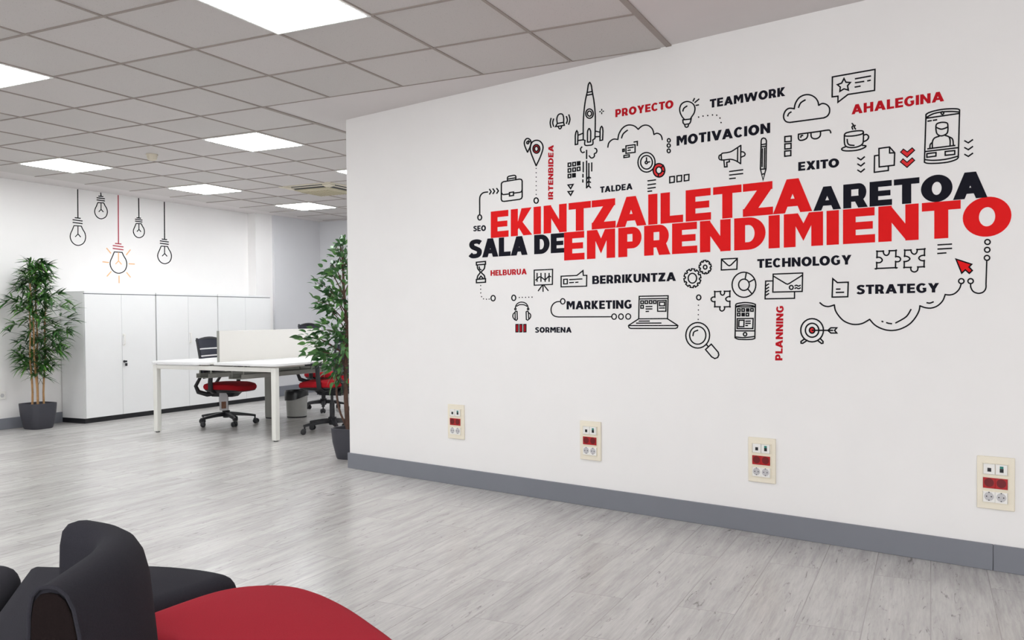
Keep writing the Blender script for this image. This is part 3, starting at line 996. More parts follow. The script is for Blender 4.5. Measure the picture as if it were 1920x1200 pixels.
d.curve((180, 522), (150, 516), (131, 492), (129, 460), (145, 425), (175, 406), (215, 410)).curve((215, 410), (225, 365), (255, 320), (300, 297), (345, 297), (385, 318), (408, 350), (415, 382)).curve((415, 382), (445, 367), (480, 376), (502, 402), (503, 440), (485, 470), (455, 485)).line((455, 485), (180, 522))
d.curve((250, 400), (268, 362), (305, 338)).curve((162, 470), (170, 450), (190, 436))
icon('cloud_drawing', 'closed cloud outline right of the word TEAMWORK', d)
d = Draw(Z3)
d.curve((250, 618), (400, 598), (490, 585), (508, 590), (514, 608)).curve((250, 618), (250, 655), (264, 668), (290, 665), (315, 652), (325, 630), (325, 610)).curve((352, 606), (355, 640), (375, 655), (405, 652), (427, 632), (430, 598)).line((268, 645), (272, 630), (285, 628))
icon('sunglasses_drawing', 'line drawing of sunglasses under the closed cloud', d)
d = Draw(Z3)
d.line((527, 150), (876, 88), (872, 260), (655, 293), (572, 357), (573, 307), (525, 313), c=True)
d.line((622, 163), (638, 193), (674, 195), (651, 222), (658, 258), (622, 247), (588, 268), (592, 233), (568, 213), (603, 200), c=True)
d.line((715, 165), (840, 142)).line((715, 197), (785, 186)).line((815, 182), (838, 177)).line((712, 233), (755, 225))
icon('speech_bubble_drawing', 'speech bubble with a star at the top of the mural', d)
d = Draw(Z3)
d.curve((627, 625), (640, 608), (700, 594), (765, 590), (780, 600), (765, 618), (700, 632), (640, 634), c=True)
d.curve((625, 625), (626, 690), (640, 718), (680, 728), (730, 722), (768, 703), (780, 675), (781, 602)).curve((781, 628), (805, 620), (823, 636), (818, 657), (800, 672), (778, 680)).curve((640, 718), (606, 735), (610, 749), (650, 755), (730, 749), (785, 730), (801, 714), (772, 710))
d.curve((648, 660), (652, 690), (668, 706), (705, 710)).curve((688, 530), (699, 545), (688, 560), (694, 578)).curve((714, 545), (706, 560), (717, 577))
icon('coffee_cup_drawing', 'line drawing of a steaming coffee cup on a saucer', d)
d = Draw(Z3)
for y in (812, 862, 912): d.line((734, y), (760, y+16), (790, y-9))
icon('chevron_drawing', 'three thin chevrons left of the paper sheets drawing', d)
d = Draw(Z3)
for y in (672, 728, 783): d.line((1609, y), (1639, y+17), (1675, y-9))
icon('chevron_drawing', 'three thin chevrons right of the phone with a person', d)
d = Draw(Z3)
d.line((908, 735), (995, 723), (1037, 770), (1033, 872), (910, 886), c=True).line((995, 723), (995, 772), (1037, 770)).line((905, 790), (872, 795), (870, 930), (985, 915), (985, 880))
icon('paper_sheets_drawing', 'line drawing of two paper sheets with a folded corner', d)
d, f = Draw(Z3, 8), Draw(Z3)
for q in ([(1085, 765), (1108, 740), (1140, 763), (1180, 730), (1200, 750), (1138, 808)], [(1083, 845), (1105, 820), (1138, 848), (1180, 812), (1200, 832), (1138, 890)]):
    d.line(*q, c=True); f.fill(*q)
icon('double_chevron_drawing', 'two thick red chevrons right of the paper sheets', d, [('redfill', f)])
d = Draw(Z3)
d.curve((1293, 458), (1312, 444), (1360, 428), (1430, 415), (1500, 410), (1552, 412), (1568, 420)).line((1568, 420), (1557, 808)).curve((1557, 808), (1540, 825), (1480, 845), (1400, 855), (1312, 857), (1280, 848)).line((1280, 848), (1293, 458))
d.curve((1294, 483), (1350, 452), (1420, 437), (1500, 432), (1566, 437)).line((1294, 488), (1566, 448)).ring(1427, 445, 11, 11).line((1287, 760), (1558, 728)).curve((1281, 826), (1350, 832), (1450, 824), (1557, 798))
d.line((1300, 778), (1375, 768), (1374, 797), (1300, 807), c=True).line((1450, 760), (1528, 752), (1528, 783), (1450, 791), c=True).line((1308, 512), (1337, 507)).line((1352, 505), (1381, 500)).line((1306, 738), (1530, 710))
d.curve((1375, 548), (1388, 530), (1425, 521), (1463, 526), (1472, 548), (1470, 600), (1450, 622), (1415, 632), (1386, 618), (1376, 590), c=True).curve((1376, 562), (1420, 577), (1471, 560))
d.curve((1345, 725), (1346, 680), (1362, 650), (1400, 635)).curve((1450, 628), (1480, 640), (1490, 668), (1490, 708)).curve((1325, 728), (1328, 702), (1345, 685)).curve((1482, 640), (1510, 658), (1517, 705))
icon('phone_drawing', 'line drawing of a phone showing a person, far right of the mural', d)
d = Draw(Z4)
d.line((160, 920), (242, 913), (242, 938), (160, 945), c=True).line((160, 1075), (242, 1068), (242, 1100), (160, 1105), c=True)
d.curve((168, 945), (172, 978), (194, 1010), (172, 1045), (167, 1075)).curve((236, 940), (231, 978), (205, 1010), (231, 1040), (236, 1068)).curve((185, 960), (190, 982), (203, 988)).line((183, 1068), (201, 1045), (220, 1065))
icon('hourglass_drawing', 'line drawing of an hourglass below the words SALA DE', d)
d = Draw(Z7, 10)
d.dots([(143, 345), (143, 376), (144, 408), (151, 440), (168, 459), (193, 462), (216, 461)], 4.5).ring(250, 453, 18, 23)
icon('dotted_path_drawing', 'dotted curve ending in a circle under the hourglass', d)
d = Draw(Z7, 9.5)
d.line((602, 213), (760, 206), (758, 335), (603, 342), c=True).line((678, 342), (678, 396)).line((670, 345), (637, 390)).line((688, 345), (722, 388)).line((615, 298), (645, 270), (662, 272), (695, 298), (730, 262), (745, 270))
for x in (627, 660, 696, 730): d.line((x, 239), (x, 310))
icon('easel_chart_drawing', 'line drawing of a chart on an easel right of HELBURUA', d)
d = Draw(Z7, 10)
d.line((833, 265), (968, 258), (1020, 217), (1023, 258), (1053, 257), (1051, 350), (833, 356), c=True).line((855, 292), (886, 290), (886, 330), (855, 331), c=True).line((905, 294), (1012, 288)).line((905, 320), (940, 318)).line((957, 318), (978, 316))
icon('speech_bubble_drawing', 'flat speech bubble card left of the word BERRIKUNTZA', d)
d = Draw(Z7, 10)
d.ring(427, 450, 17, 23).dots([(475, 447), (500, 446), (528, 446), (556, 445), (584, 444)], 4.5)
icon('dotted_path_drawing', 'circle with a dotted line above the headphones drawing', d)
d = Draw(Z7, 9)
d.curve((442, 540), (444, 520), (458, 500), (478, 489), (497, 487), (518, 491), (536, 503), (547, 522), (550, 540)).curve((452, 522), (474, 510), (497, 508), (518, 511), (540, 522))
d.ring(441, 546, 6, 8).ring(550, 546, 6, 8).line((438, 572), (446, 564), (455, 566), (458, 632), (450, 643), (440, 640), c=True).curve((436, 576), (422, 590), (420, 615), (434, 636)).line((533, 570), (542, 564), (552, 570), (556, 634), (546, 642), (535, 636), c=True).curve((557, 580), (570, 592), (571, 614), (559, 632))
icon('headphones_drawing', 'line drawing of headphones at the lower left of the mural', d)
d, f = Draw(Z7, 8), Draw(Z7)
for x in (445, 478, 512):
    q = [(x, 678), (x+20, 677), (x+20, 742), (x, 743)]
    d.line(*q, c=True); f.fill(*q)
icon('bar_row_drawing', 'three small red upright bars left of the word SORMENA', d, [('crimson', f)])
d = Draw(Z7, 9.5)
d.ring(847, 480, 19, 23).curve((828, 482), (797, 484), (768, 500), (750, 530), (747, 560), (757, 590), (780, 608), (812, 614)).line((812, 614), (1265, 612)).ring(1287, 611, 20, 23).ring(1346, 611, 20, 23).ring(1408, 610, 21, 23)
icon('loop_line_drawing', 'line looping around MARKETING with small circles at its ends', d)
d = Draw(Z7, 10)
d.line((1502, 437), (1750, 432), (1745, 628), (1498, 630), c=True).line((1502, 460), (1750, 455)).line((1498, 630), (1412, 686)).line((1745, 630), (1832, 686)).line((1410, 688), (1834, 688)).line((1410, 690), (1415, 706), (1430, 712), (1815, 712), (1829, 705), (1834, 688)).line((1500, 650), (1590, 649)).line((1478, 667), (1690, 666))
for x, y in ((1527, 488), (1563, 487), (1600, 486), (1636, 486), (1527, 527)): d.sq(x, y, 11, 12)
d.line((1560, 525), (1612, 524)).line((1560, 546), (1612, 545)).line((1560, 567), (1583, 566)).line((1660, 475), (1733, 472), (1731, 565), (1660, 565), c=True).line((1676, 488), (1720, 487), (1719, 518), (1676, 518), c=True).line((1675, 538), (1720, 537))
icon('laptop_drawing', 'line drawing of an open laptop right of the word MARKETING', d)
def gear(dr, cx, cy, rx, ry, n):
    pts = []
    for k in range(n):
        for fr, rr in ((0, .86), (.26, .86), (.34, 1.04), (.92, 1.04)):
            a = 2*math.pi*(k+fr)/n
            pts.append((cx+rx*rr*math.cos(a), cy+ry*rr*math.sin(a)))
    dr.line(*pts, c=True)
d = Draw(Z8)
gear(d, 568, 344, 74, 82, 10); d.ring(568, 344, 38, 44)
icon('gear_drawing', 'larger of two gear wheel drawings right of BERRIKUNTZA', d)
d = Draw(Z8)
gear(d, 683, 244, 53, 59, 9); d.ring(683, 244, 16, 18)
icon('gear_drawing', 'smaller of two gear wheel drawings, upper right of the larger', d)
d = Draw(Z8)
d.line((830, 172), (972, 165), (968, 263), (828, 270), c=True).line((832, 176), (885, 225), (900, 232), (915, 225), (970, 170))
icon('envelope_drawing', 'single small envelope drawing left of the word TECHNOLOGY', d)
d = Draw(Z8)
d.ring(1032, 403, 107, 113).ring(1032, 403, 48, 51).line((1043, 352), (1053, 293)).line((1080, 378), (1128, 352)).line((1066, 440), (1102, 483))
icon('ring_chart_drawing', 'large black outline ring chart left of the two envelopes', d)
d = Draw(Z8)
d.line((1295, 307), (1560, 297), (1556, 463), (1292, 469), c=True).line((1297, 325), (1410, 393), (1425, 398), (1440, 391), (1556, 318)).ring(1458, 427, 17, 18).curve((1490, 413), (1505, 407), (1522, 415), (1540, 408)).curve((1490, 436), (1505, 430), (1522, 438), (1540, 431))
d.line((1290, 368), (1227, 370), (1222, 530), (1487, 525), (1487, 470))
for y in (410, 440, 468, 497): d.line((1232, y), (1255, y-15))
icon('envelopes_drawing', 'pair of overlapping envelopes with a stamp under TECHNOLOGY', d)
d = Draw(Z8)
d.curve((770, 465), (770, 465), (820, 463), (820, 463), (823, 486), (840, 497), (855, 485), (858, 462), (858, 462), (905, 461), (905, 461), (905, 508), (905, 508), (882, 514), (868, 530), (880, 549), (905, 553), (905, 553), (905, 600), (905, 600), (858, 602), (858, 602), (855, 625), (835, 640), (816, 628), (815, 602), (815, 602), (770, 600), (770, 600), (770, 556), (770, 556), (747, 552), (736, 533), (748, 516), (770, 512), (770, 512), c=True)
icon('puzzle_piece_drawing', 'lone puzzle piece drawing left of the large ring chart', d)
d = Draw(Z8)
d.ring(625, 517, 19, 22).dots([(622, 587), (622, 630), (621, 672), (620, 715)], 5)
icon('dotted_path_drawing', 'circle with a dotted line above the magnifying glass', d)
d = Draw(Z8)
d.ring(616, 858, 107, 115).ring(616, 858, 73, 80).curve((573, 862), (582, 828), (617, 812)).line((695, 941), (710, 960)).line((738, 937), (686, 986), (742, 1052), (770, 1067), (795, 1058), (806, 1035), (800, 1010), c=True)
icon('magnifying_glass_drawing', 'line drawing of a magnifying glass, bottom of the mural', d)
d = Draw(Z8)
d.curve((957, 588), (965, 575), (1000, 567), (1045, 563), (1100, 568), (1135, 580)).line((1135, 580), (1130, 885)).curve((1130, 885), (1105, 893), (1040, 896), (980, 892), (952, 880)).line((952, 880), (957, 588)).line((958, 602), (1134, 602)).curve((960, 598), (1000, 588), (1045, 585), (1100, 589), (1132, 598))
for x, y in ((986, 631), (1025, 630), (1104, 629), (985, 671), (1063, 671)): d.sq(x, y, 11, 12)
d.fsq(1066, 630, 16, 17).fsq(1025, 671, 16, 17).line((972, 707), (1115, 706), (1112, 797), (970, 797), c=True).line((987, 722), (1033, 722), (1031, 780), (985, 780), c=True).line((1048, 731), (1090, 730)).line((1048, 750), (1090, 750)).line((1048, 770), (1065, 770)).line((957, 818), (1132, 818)).curve((955, 872), (1000, 877), (1045, 878), (1132, 868)).ring(1042, 848, 15, 16)
icon('phone_drawing', 'line drawing of a phone with app squares left of PLANNING', d)
d, f = Draw(Z9), Draw(Z9)
d.ring(361, 782, 93, 95).ring(361, 782, 55, 57).ring(361, 782, 22, 24).line((361, 783), (530, 783)).line((490, 783), (515, 762), (563, 762), (545, 783), (563, 805), (515, 805), c=True)
d.line((300, 852), (270, 874), (271, 888), (285, 889), (322, 864)).line((428, 850), (451, 874), (450, 888), (437, 890), (405, 864))
f.disc(361, 782, 20, 22)
icon('target_drawing', 'line drawing of a target hit by an arrow, red bullseye', d, [('redfill', f)])
d = Draw(Z9)
d.line((530, 360), (568, 392), (657, 389), (653, 508), (525, 511), c=True).line((560, 446), (590, 445)).line((558, 473), (620, 471))
icon('note_drawing', 'small note with two lines left of the word STRATEGY', d)
d = Draw(Z9)
d.curve((425, 557), (455, 580), (495, 588), (543, 575)).curve((543, 575), (552, 620), (580, 665), (620, 705), (670, 728), (720, 735), (775, 725), (832, 693)).curve((832, 693), (870, 735), (920, 765), (980, 782), (1040, 782), (1100, 765), (1160, 730), (1205, 680), (1235, 625), (1243, 582)).curve((1243, 582), (1290, 598), (1340, 600), (1390, 580), (1430, 540), (1450, 490)).curve((1450, 490), (1490, 493), (1530, 480), (1565, 445), (1580, 405)).ring(1582, 380, 22, 20)
d.curve((1170, 612), (1130, 672), (1045, 722)).curve((1012, 728), (990, 726), (970, 720)).line((941, 713), (932, 709)).curve((1300, 557), (1325, 560), (1353, 550))
icon('cloud_drawing', 'wide upside-down cloud outline below the word STRATEGY', d)
d = Draw(Z9)
d.ring(1658, 380, 22, 20).curve((1658, 402), (1660, 432), (1680, 465), (1720, 480), (1760, 470), (1782, 440), (1784, 400)).line((1784, 405), (1790, 211)).ring(1792, 190, 22, 20).ring(1794, 124, 22, 20).ring(1796, 60, 22, 20)
icon('hook_line_drawing', 'hooked line with circles hanging below the last red letter O', d)
d, f = Draw(Z9), Draw(Z9)
q = [(1538, 200), (1667, 242), (1645, 265), (1672, 293), (1647, 317), (1615, 288), (1585, 315)]
d.line(*q, c=True); f.fill(*q)
icon('cursor_drawing', 'red mouse cursor arrow at the right of the mural', d, [('red', f)])
d = Draw(Z9)
d.curve((893, 137), (893, 137), (942, 135), (942, 135), (950, 160), (970, 170), (988, 158), (995, 132), (995, 132), (1047, 130), (1047, 130), (1046, 178), (1046, 178), (1073, 183), (1085, 200), (1073, 219), (1045, 222), (1045, 222), (1043, 270), (1043, 270), (890, 277), (890, 277), (890, 230), (890, 230), (920, 227), (935, 208), (920, 188), (892, 185), (892, 185), c=True)
icon('puzzle_piece_drawing', 'left one of the two puzzle pieces drawn above STRATEGY', d)
d = Draw(Z9)
d.curve((1120, 128), (1120, 128), (1168, 126), (1168, 126), (1178, 150), (1198, 160), (1216, 148), (1222, 122), (1222, 122), (1281, 118), (1281, 118), (1280, 168), (1280, 168), (1250, 174), (1234, 192), (1250, 210), (1278, 214), (1278, 214), (1277, 262), (1277, 262), (1228, 265), (1228, 265), (1222, 293), (1198, 305), (1173, 294), (1168, 268), (1168, 268), (1115, 268), (1115, 268), (1115, 222), (1115, 222), (1145, 214), (1161, 197), (1145, 181), (1118, 175), (1118, 175), c=True)
icon('puzzle_piece_drawing', 'right one of the two puzzle pieces drawn above STRATEGY', d)
d = Draw(Z9)
d.line((1390, 84), (1503, 77)).line((1390, 118), (1503, 112)).line((1388, 154), (1457, 149))
icon('text_lines_drawing', 'three short lines right of the puzzle pieces', d)

# ------------------------------------------------------------------ drawn hanging bulbs on the rear wall
def drawn_bulb(cx, y_top, y_cap, s, label, lit=False, group='drawn hanging bulbs'):
    def dr(w): return Draw(ZB, w)
    X = lambda x: cx+(x-703)*s
    Y = lambda y: y_cap+(y-425)*s*1.04
    glass = dr(8.5)
    glass.line((X(668), Y(492)), (X(733), Y(496)))
    glass.curve((X(668), Y(492)), (X(652), Y(530)), (X(637), Y(563)), (X(634), Y(595)), (X(648), Y(630)), (X(675), Y(655)), (X(709), Y(663)), (X(745), Y(650)), (X(765), Y(625)), (X(772), Y(590)), (X(765), Y(555)), (X(747), Y(525)), (X(733), Y(496)))
    fil = dr(8)
    fil.line((X(703), Y(497)), (X(703), Y(565)), (X(680), Y(588))).line((X(703), Y(563)), (X(727), Y(590)))
    cap = dr(9.5)
    cap.line((cx-3, y_top), (cx, y_cap)).line((X(677), Y(424)), (X(725), Y(429))).line((X(658), Y(441)), (X(742), Y(452))).line((X(658), Y(464)), (X(742), Y(475)))
    o = decal('hanging_bulb_drawing', glass.p, 'line', 'back')
    prop(o, label, 'wall drawing', group)
    decal('cord', cap.p, 'darkcord' if lit else 'line', 'back', o)
    decal('filament', fil.p, 'orange' if lit else 'line', 'back', o)
    if lit:
        o['label'] = label
        for a, b_ in (((960, 698), (997, 743)), ((1172, 713), (1137, 757)), ((925, 820), (977, 826)), ((1160, 838), (1210, 841)), ((1000, 908), (963, 950)), ((1140, 917), (1173, 958)), ((1071, 947), (1072, 1010))):
            decal('glow_ray', dr(9).line(a, b_).p, 'orange', 'back', o)
drawn_bulb(701, 138, 425, 1.0, 'leftmost bulb drawing on a black cord, rear wall')
drawn_bulb(909, 170, 230, .82, 'second bulb drawing from left, highest with the shortest cord')
drawn_bulb(1066, 193, 656, 1.08, 'lit bulb drawing with red cord and orange rays', True)
drawn_bulb(1250, 222, 425, .72, 'smallest bulb drawing, right next to the red cord')
drawn_bulb(1481, 257, 617, .89, 'rightmost bulb drawing on a black cord, rear wall')

# ------------------------------------------------------------------ wall outlets
def outlet(sc, zc, label):
    """sockets plate on the mural wall; local x along the wall (right), y out of the wall"""
    p = WALLC+WD*sc
    ang = math.atan2(WD.y, WD.x)
    t = thing('socket_plate', label, 'socket', (p.x, p.y, zc), ang, 'socket plates along the mural wall')
    sg = 1 if Vector((-WD.y, WD.x)).dot(WN) > 0 else -1
    def bx(c, dm): return MB().box((c[0], sg*c[1], c[2]), dm)
    mb = MB()
    mb.box((0, sg*.006, 0), (.151, .012, .238))
    mb.build('plate', 'ivory', t, bevel=.003)
    for z in (.063, 0, -.063):
        mb = MB()
        for c, dm in (((0, .0145, z+.0255), (.106, .005, .003)), ((0, .0145, z-.0255), (.106, .005, .003)), ((.0515, .0145, z), (.003, .005, .048)), ((-.0515, .0145, z), (.003, .005, .048))):
            mb.box((c[0], sg*c[1], c[2]), dm)
        mb.build('bezel', 'ivory', t, smooth=0)
    for sx in (-1, 1):
        o = bx((sx*.0245, .0155, .063), (.046, .007, .046)).build('data_socket', 'socket', t, bevel=.001)
        MB().box((sx*.0245+.001, sg*.0196, .060), (.015, .0016, .017)).build('port', 'black', o, smooth=0)
        if sx == 1:
            MB().box((sx*.0245+.001, sg*.0198, .074), (.014, .0016, .010)).build('shutter', 'teal', o, smooth=0)
        for z, m, m2 in ((0, 'redsocket', 'darkred'), (-.063, 'socket', 'card')):
            o = bx((sx*.0245, .0155, z), (.0485, .007, .048)).build('power_socket', m, t, bevel=.001)
            if z == 0: o['label'] = 'red power socket'
            mb = MB()
            mb.tube([(sx*.0245, sg*.0189, z+.002), (sx*.0245, sg*.0197, z+.002)], .0195, 24)
            mb.build('well', m2, o)
            mb = MB()
            for dx in (-.0095, .0095): mb.cyl((sx*.0245+dx, sg*.0196, z+.002), (sx*.0245+dx, sg*.0203, z+.002), .0028, seg=10)
            for dz in (.019, -.017): mb.box((sx*.0245, sg*.020, z+.002+dz), (.005, .0008, .004))
            mb.build('contact_holes', 'black' if z else 'darkred', o, smooth=0)
sc = .95
for x, y, lab in ((856.5, 790.5, 'socket plate nearest the free end of the mural wall'), (1108.5, 826, 'second socket plate from the free wall end, below BERRIKUNTZA'),
                  (1429.5, 862.5, 'third socket plate from the free wall end, below PLANNING'), (1867.5, 905.5, 'nearest and largest socket plate, right edge of the photo')):
    s_, z_ = on_mural(x, y)
    outlet(s_, z_, lab)
t = thing('wall_socket', 'small white power socket on the rear wall at the left photo edge', 'socket', (5.86, YB, .365))
MB().box((0, -.005, 0), (.082, .010, .082)).build('plate', 'socket', t, bevel=.002)
MB().tube([(0, -.010, 0), (0, -.012, 0)], .021, 24).build('well', 'card', t)

# ------------------------------------------------------------------ cabinets
CF, CH = 8.515, 1.49
def cabinet(x0, x1, label):
    w = x1-x0
    t = thing('storage_cabinet', label, 'cabinet', ((x0+x1)/2, (CF+YB-.012)/2, 0), 0, 'white two-door cabinets in a row')
    dp = YB-.012-CF
    MB().box((0, .012, .0275), (w-.004, dp-.024, .055)).build('plinth', 'black', t, smooth=0)
    MB().box((0, .010, .055+(CH-.055-.025)/2), (w-.004, dp-.024, CH-.055-.025)).build('carcass', 'white', t, bevel=.001)
    MB().box((0, .002, CH-.0125), (w-.002, dp, .025)).build('top_panel', 'white', t, bevel=.0015)
    MB().box((0, -dp/2+.013, CH-.029), (w-.006, .02, .007)).build('shadow_strip', 'gap', t, smooth=0)
    for sx in (-1, 1):
        dw = w/2-.006
        d_ = MB().box((sx*(w/4-.001), -dp/2+.010, .058+(CH-.058-.034)/2), (dw, .018, CH-.058-.034)).build('door', 'white', t, bevel=.0012)
        if sx == 1:
            hx = .022
            mb = MB()
            zc = .93
            mb.tube([(hx, -dp/2, zc+.058), (hx, -dp/2-.02, zc+.056), (hx, -dp/2-.024, zc), (hx, -dp/2-.02, zc-.056), (hx, -dp/2, zc-.058)], .008, 10, flat=(1.2, .8))
            for dz in (.058, -.058): mb.box((hx, -dp/2-.003, zc+dz), (.026, .008, .018))
            mb.build('handle', 'socket', d_)
            if x0 < 7:
                lk = MB().cyl((hx, -dp/2, .675), (hx, -dp/2-.014, .675), .014, seg=16).build('lock', 'black', d_)
                MB().box((hx+.006, -dp/2-.022, .675), (.034, .010, .022)).box((hx+.014, -dp/2-.02, .638), (.030, .006, .034)).build('key', 'black', d_, bevel=.002)
    return t
cabinet(6.560, 7.545, 'leftmost white two-door cabinet with black lock, beside the bamboo plant')
cabinet(7.556, 8.562, 'middle white two-door cabinet behind the left desk leg')
cabinet(8.570, 9.580, 'rightmost white two-door cabinet, mostly behind the desk divider')

# ------------------------------------------------------------------ desk
DZ = .735
desk = thing('bench_desk', 'long white double bench desk on square white legs', 'desk', (6.318, 5.573, 0), math.radians(-2.0))
DL, DW = 1.72, 1.60
def rrect(x0, y0, x1, y1, r, n=6):
    out = []
    for cx, cy, a0 in ((x1-r, y1-r, 0), (x0+r, y1-r, 90), (x0+r, y0+r, 180), (x1-r, y0+r, 270)):
        for k in range(n+1):
            a = math.radians(a0+90*k/n)
            out.append((cx+r*math.cos(a), cy+r*math.sin(a)))
    return out
for y0, y1 in ((-.045, .782), (.842, 1.665)):
    MB().prism(rrect(-.045, y0, DL+.045, y1, .045), DZ-.025, DZ).build('desktop', 'white', desk, bevel=.003)
MB().box((DL/2, .812, DZ-.012), (DL+.02, .058, .012)).build('cable_channel', 'whitemetal', desk, smooth=0)
for x in (0, DL):
    for y in (0, 1.62):
        lg = MB().box((x, y, .012+(DZ-.04)/2-.006), (.055, .055, DZ-.04-.006)).build('leg', 'whitemetal', desk, bevel=.006)
        MB().cyl((x, y, 0), (x, y, .015), .022, seg=16).build('foot', 'black', lg)
    MB().box((x, .81, DZ-.058), (.05, 1.62-.056, .042)).build('crossbar', 'whitemetal', desk, bevel=.004)
for y in (.45, 1.17):
    MB().box((DL/2, y, DZ-.060), (DL-.06, .03, .035)).build('beam', 'whitemetal', desk, bevel=.003)
for y in (.60, 1.05):
    mb = MB()
    mb.box((DL/2+.03, y, DZ-.165), (DL-.10, .17, .004))
    for s_ in (-1, 1): mb.box((DL/2+.03, y+s_*.085, DZ-.145), (DL-.10, .004, .045))
    for x in (.12, .62, 1.1, 1.6):
        for s_ in (-1, 1): mb.box((x, y+s_*.078, DZ-.10), (.012, .012, .13))
    mb.build('cable_tray', 'greymetal', desk, bevel=.001)
lg = MB().prism(rrect(1.375, 1.36, 1.435, 1.47, .012), .012, DZ-.05).build('centre_leg', 'greymetal', desk)
MB().box((1.405, 1.415, .007), (.05, .09, .014)).build('foot', 'black', lg)
dv = thing('desk_divider', 'low white privacy screen standing across the middle of the desk', 'divider', (6.318, 5.573, 0), math.radians(-2.0))
MB().box((.075+1.53/2, .812, (DZ-.004+1.045)/2), (1.53, .022, 1.045-DZ+.004)).build('panel', 'screen', dv, bevel=.002)
MB().box((.070, .812, (DZ-.004+1.045)/2), (.008, .026, 1.045-DZ+.004)).build('edge_trim', 'greymetal', dv, smooth=0)

# ------------------------------------------------------------------ office chairs
def office_chair(loc, rz, label, back_h=.93, tag_card=False, base_rot=0.0, dz=0.0):
    """local +x is the direction the sitter faces"""
    t = thing('office_chair', label, 'chair', loc, rz, 'black office chairs with red seats')
    mb = MB()
    mb.cyl((0, 0, .075), (0, 0, .155), .034, .042, 20)
    for k in range(5):
        a = base_rot+2*math.pi*k/5
        c, s_ = math.cos(a), math.sin(a)
        rings = []
        for r, z, hw_, hh in ((.02, .118, .030, .030), (.12, .112, .027, .022), (.24, .098, .022, .016), (.315, .086, .019, .013)):
            rings.append([(r*c-hw_*s_*q, r*s_+hw_*c*q, z+hh*w_) for q, w_ in ((-1, -.8), (1, -.8), (.75, .8), (-.75, .8))])
        mb.loops(rings)
    mb.build('star_base', 'black', t, bevel=.004)
    for k in range(5):
        a = base_rot+2*math.pi*k/5
        c, s_ = math.cos(a), math.sin(a)
        cx, cy = .305*c, .305*s_
        sw = a+1.1+k
        ax = Vector((math.cos(sw), math.sin(sw), 0)); fw = Vector((-math.sin(sw), math.cos(sw), 0))
        mb = MB()
        ctr = Vector((cx, cy, .027))-fw*.012
        for q in (-1, 1):
            mb.tube([ctr+ax*q*.008, ctr+ax*q*.011, ctr+ax*q*.024, ctr+ax*q*.027], [.024, .027, .027, .022], 16)
        mb.cyl((cx, cy, .040), (cx, cy, .086), .009, seg=10)
        mb.box((cx-fw.x*.004, cy-fw.y*.004, .046), (.02, .034, .022), sw)
        mb.build('caster', 'black', t)
    MB().cyl((0, 0, .15), (0, 0, .30), .026, seg=18).cyl((0, 0, .28), (0, 0, .39), .015, seg=14).build('gas_column', 'black', t)
    mb = MB()
    mb.loops([[(x, y, .345) for x, y in rrect(-.14, -.075, .12, .075, .03)], [(x, y, .40) for x, y in rrect(-.19, -.10, .17, .10, .03)]])
    mb.tube([(.02, .08, .38), (.03, .17, .375), (.04, .215, .37)], .007, 8)
    mb.build('tilt_mechanism', 'black', t, bevel=.003)
    # seat shell and cushion
    def seat_ring(z, g, fr=0):
        out = []
        for k in range(32):
            a = 2*math.pi*k/32
            e = 2/3.4
            cx = math.copysign(abs(math.cos(a))**e, math.cos(a)); cy = math.copysign(abs(math.sin(a))**e, math.sin(a))
            x = cx*(.245*g); y = cy*(.245*g)*(1-.05*cx)
            out.append((x+.062, y, z-(.022*max(0, cx)**3 if fr else 0)))
        return out
    MB().loops([seat_ring(.395, .62), seat_ring(.408, .86), seat_ring(.428, .96, 1), seat_ring(.435, .96, 1)]).build('seat_shell', 'black', t)
    MB().loops([seat_ring(.434, .95, 1), seat_ring(.445, 1.0, 1), seat_ring(.468, 1.01, 1), seat_ring(.488, .97, 1), seat_ring(.498, .86, 1), seat_ring(.502, .55), seat_ring(.502, .2)]).build('seat_cushion', 'redseat', t)['label'] = 'red fabric cushion'
    for sy in (-1, 1):
        mb = MB()
        mb.tube([(-.02, sy*.10, .405), (-.02, sy*.20, .40), (-.015, sy*.268, .43), (-.01, sy*.276, .52), (0, sy*.278, .655)], [.016, .018, .019, .018, .017], 10, flat=(1.5, .8))
        arm = mb.build('armrest', 'black', t)
        MB().prism(rrect(-.11, sy*.278-.038, .13, sy*.278+.038, .03), .655, .682).build('arm_pad', 'black', arm, bevel=.006)
    # back: side loops rising from below the seat, three fabric bands between them
    top = back_h
    def bx(z):            # lean of the back
        u = (z-.40)/(top-.40)
        return -.145+.02*math.sin(u*math.pi)-.045*u
    frame = MB()
    for sy in (-1, 1):
        frame.tube([(-.06, sy*.05, .385), (-.16, sy*.11, .372), (-.225, sy*.175, .405), (-.245, sy*.192, .47), (bx(.58)-.03, sy*.20, .58), (bx(.72)-.012, sy*.212, .72), (bx(top-.03)-.01, sy*.228, top-.03), (bx(top)-.012, sy*.222, top)],
                   [.018, .021, .021, .018, .015, .013, .012, .010], 10, flat=(1.0, 1.25))
    frame.tube([(bx(top)-.014, y, top+.004-.03*(y/.23)**2) for y in (-.228, -.15, -.07, 0, .07, .15, .228)], .012, 8)
    fr = frame.build('back_frame', 'black', t)
    def band(z0, z1):
        rows = []
        n = 9
        for zi in range(5):
            z = z0+(z1-z0)*zi/4
            hw_ = .195+.035*(z-.5)/(top-.5)
            rows.append((z, hw_))
        R1 = []
        for z, hw_ in rows:
            pts = []
            for k in range(n):
                y = -hw_+2*hw_*k/(n-1)
                pts.append((bx(z)+.030*(y/hw_)**2-.022, y, z))
            for k in range(n-1, -1, -1):
                y = -hw_+2*hw_*k/(n-1)
                pts.append((bx(z)+.030*(y/hw_)**2-.042, y, z))
            R1.append(pts)
        MB().loops(R1).build('back_panel', 'mesh', fr, bevel=.003)
    band(top-.108, top-.004)
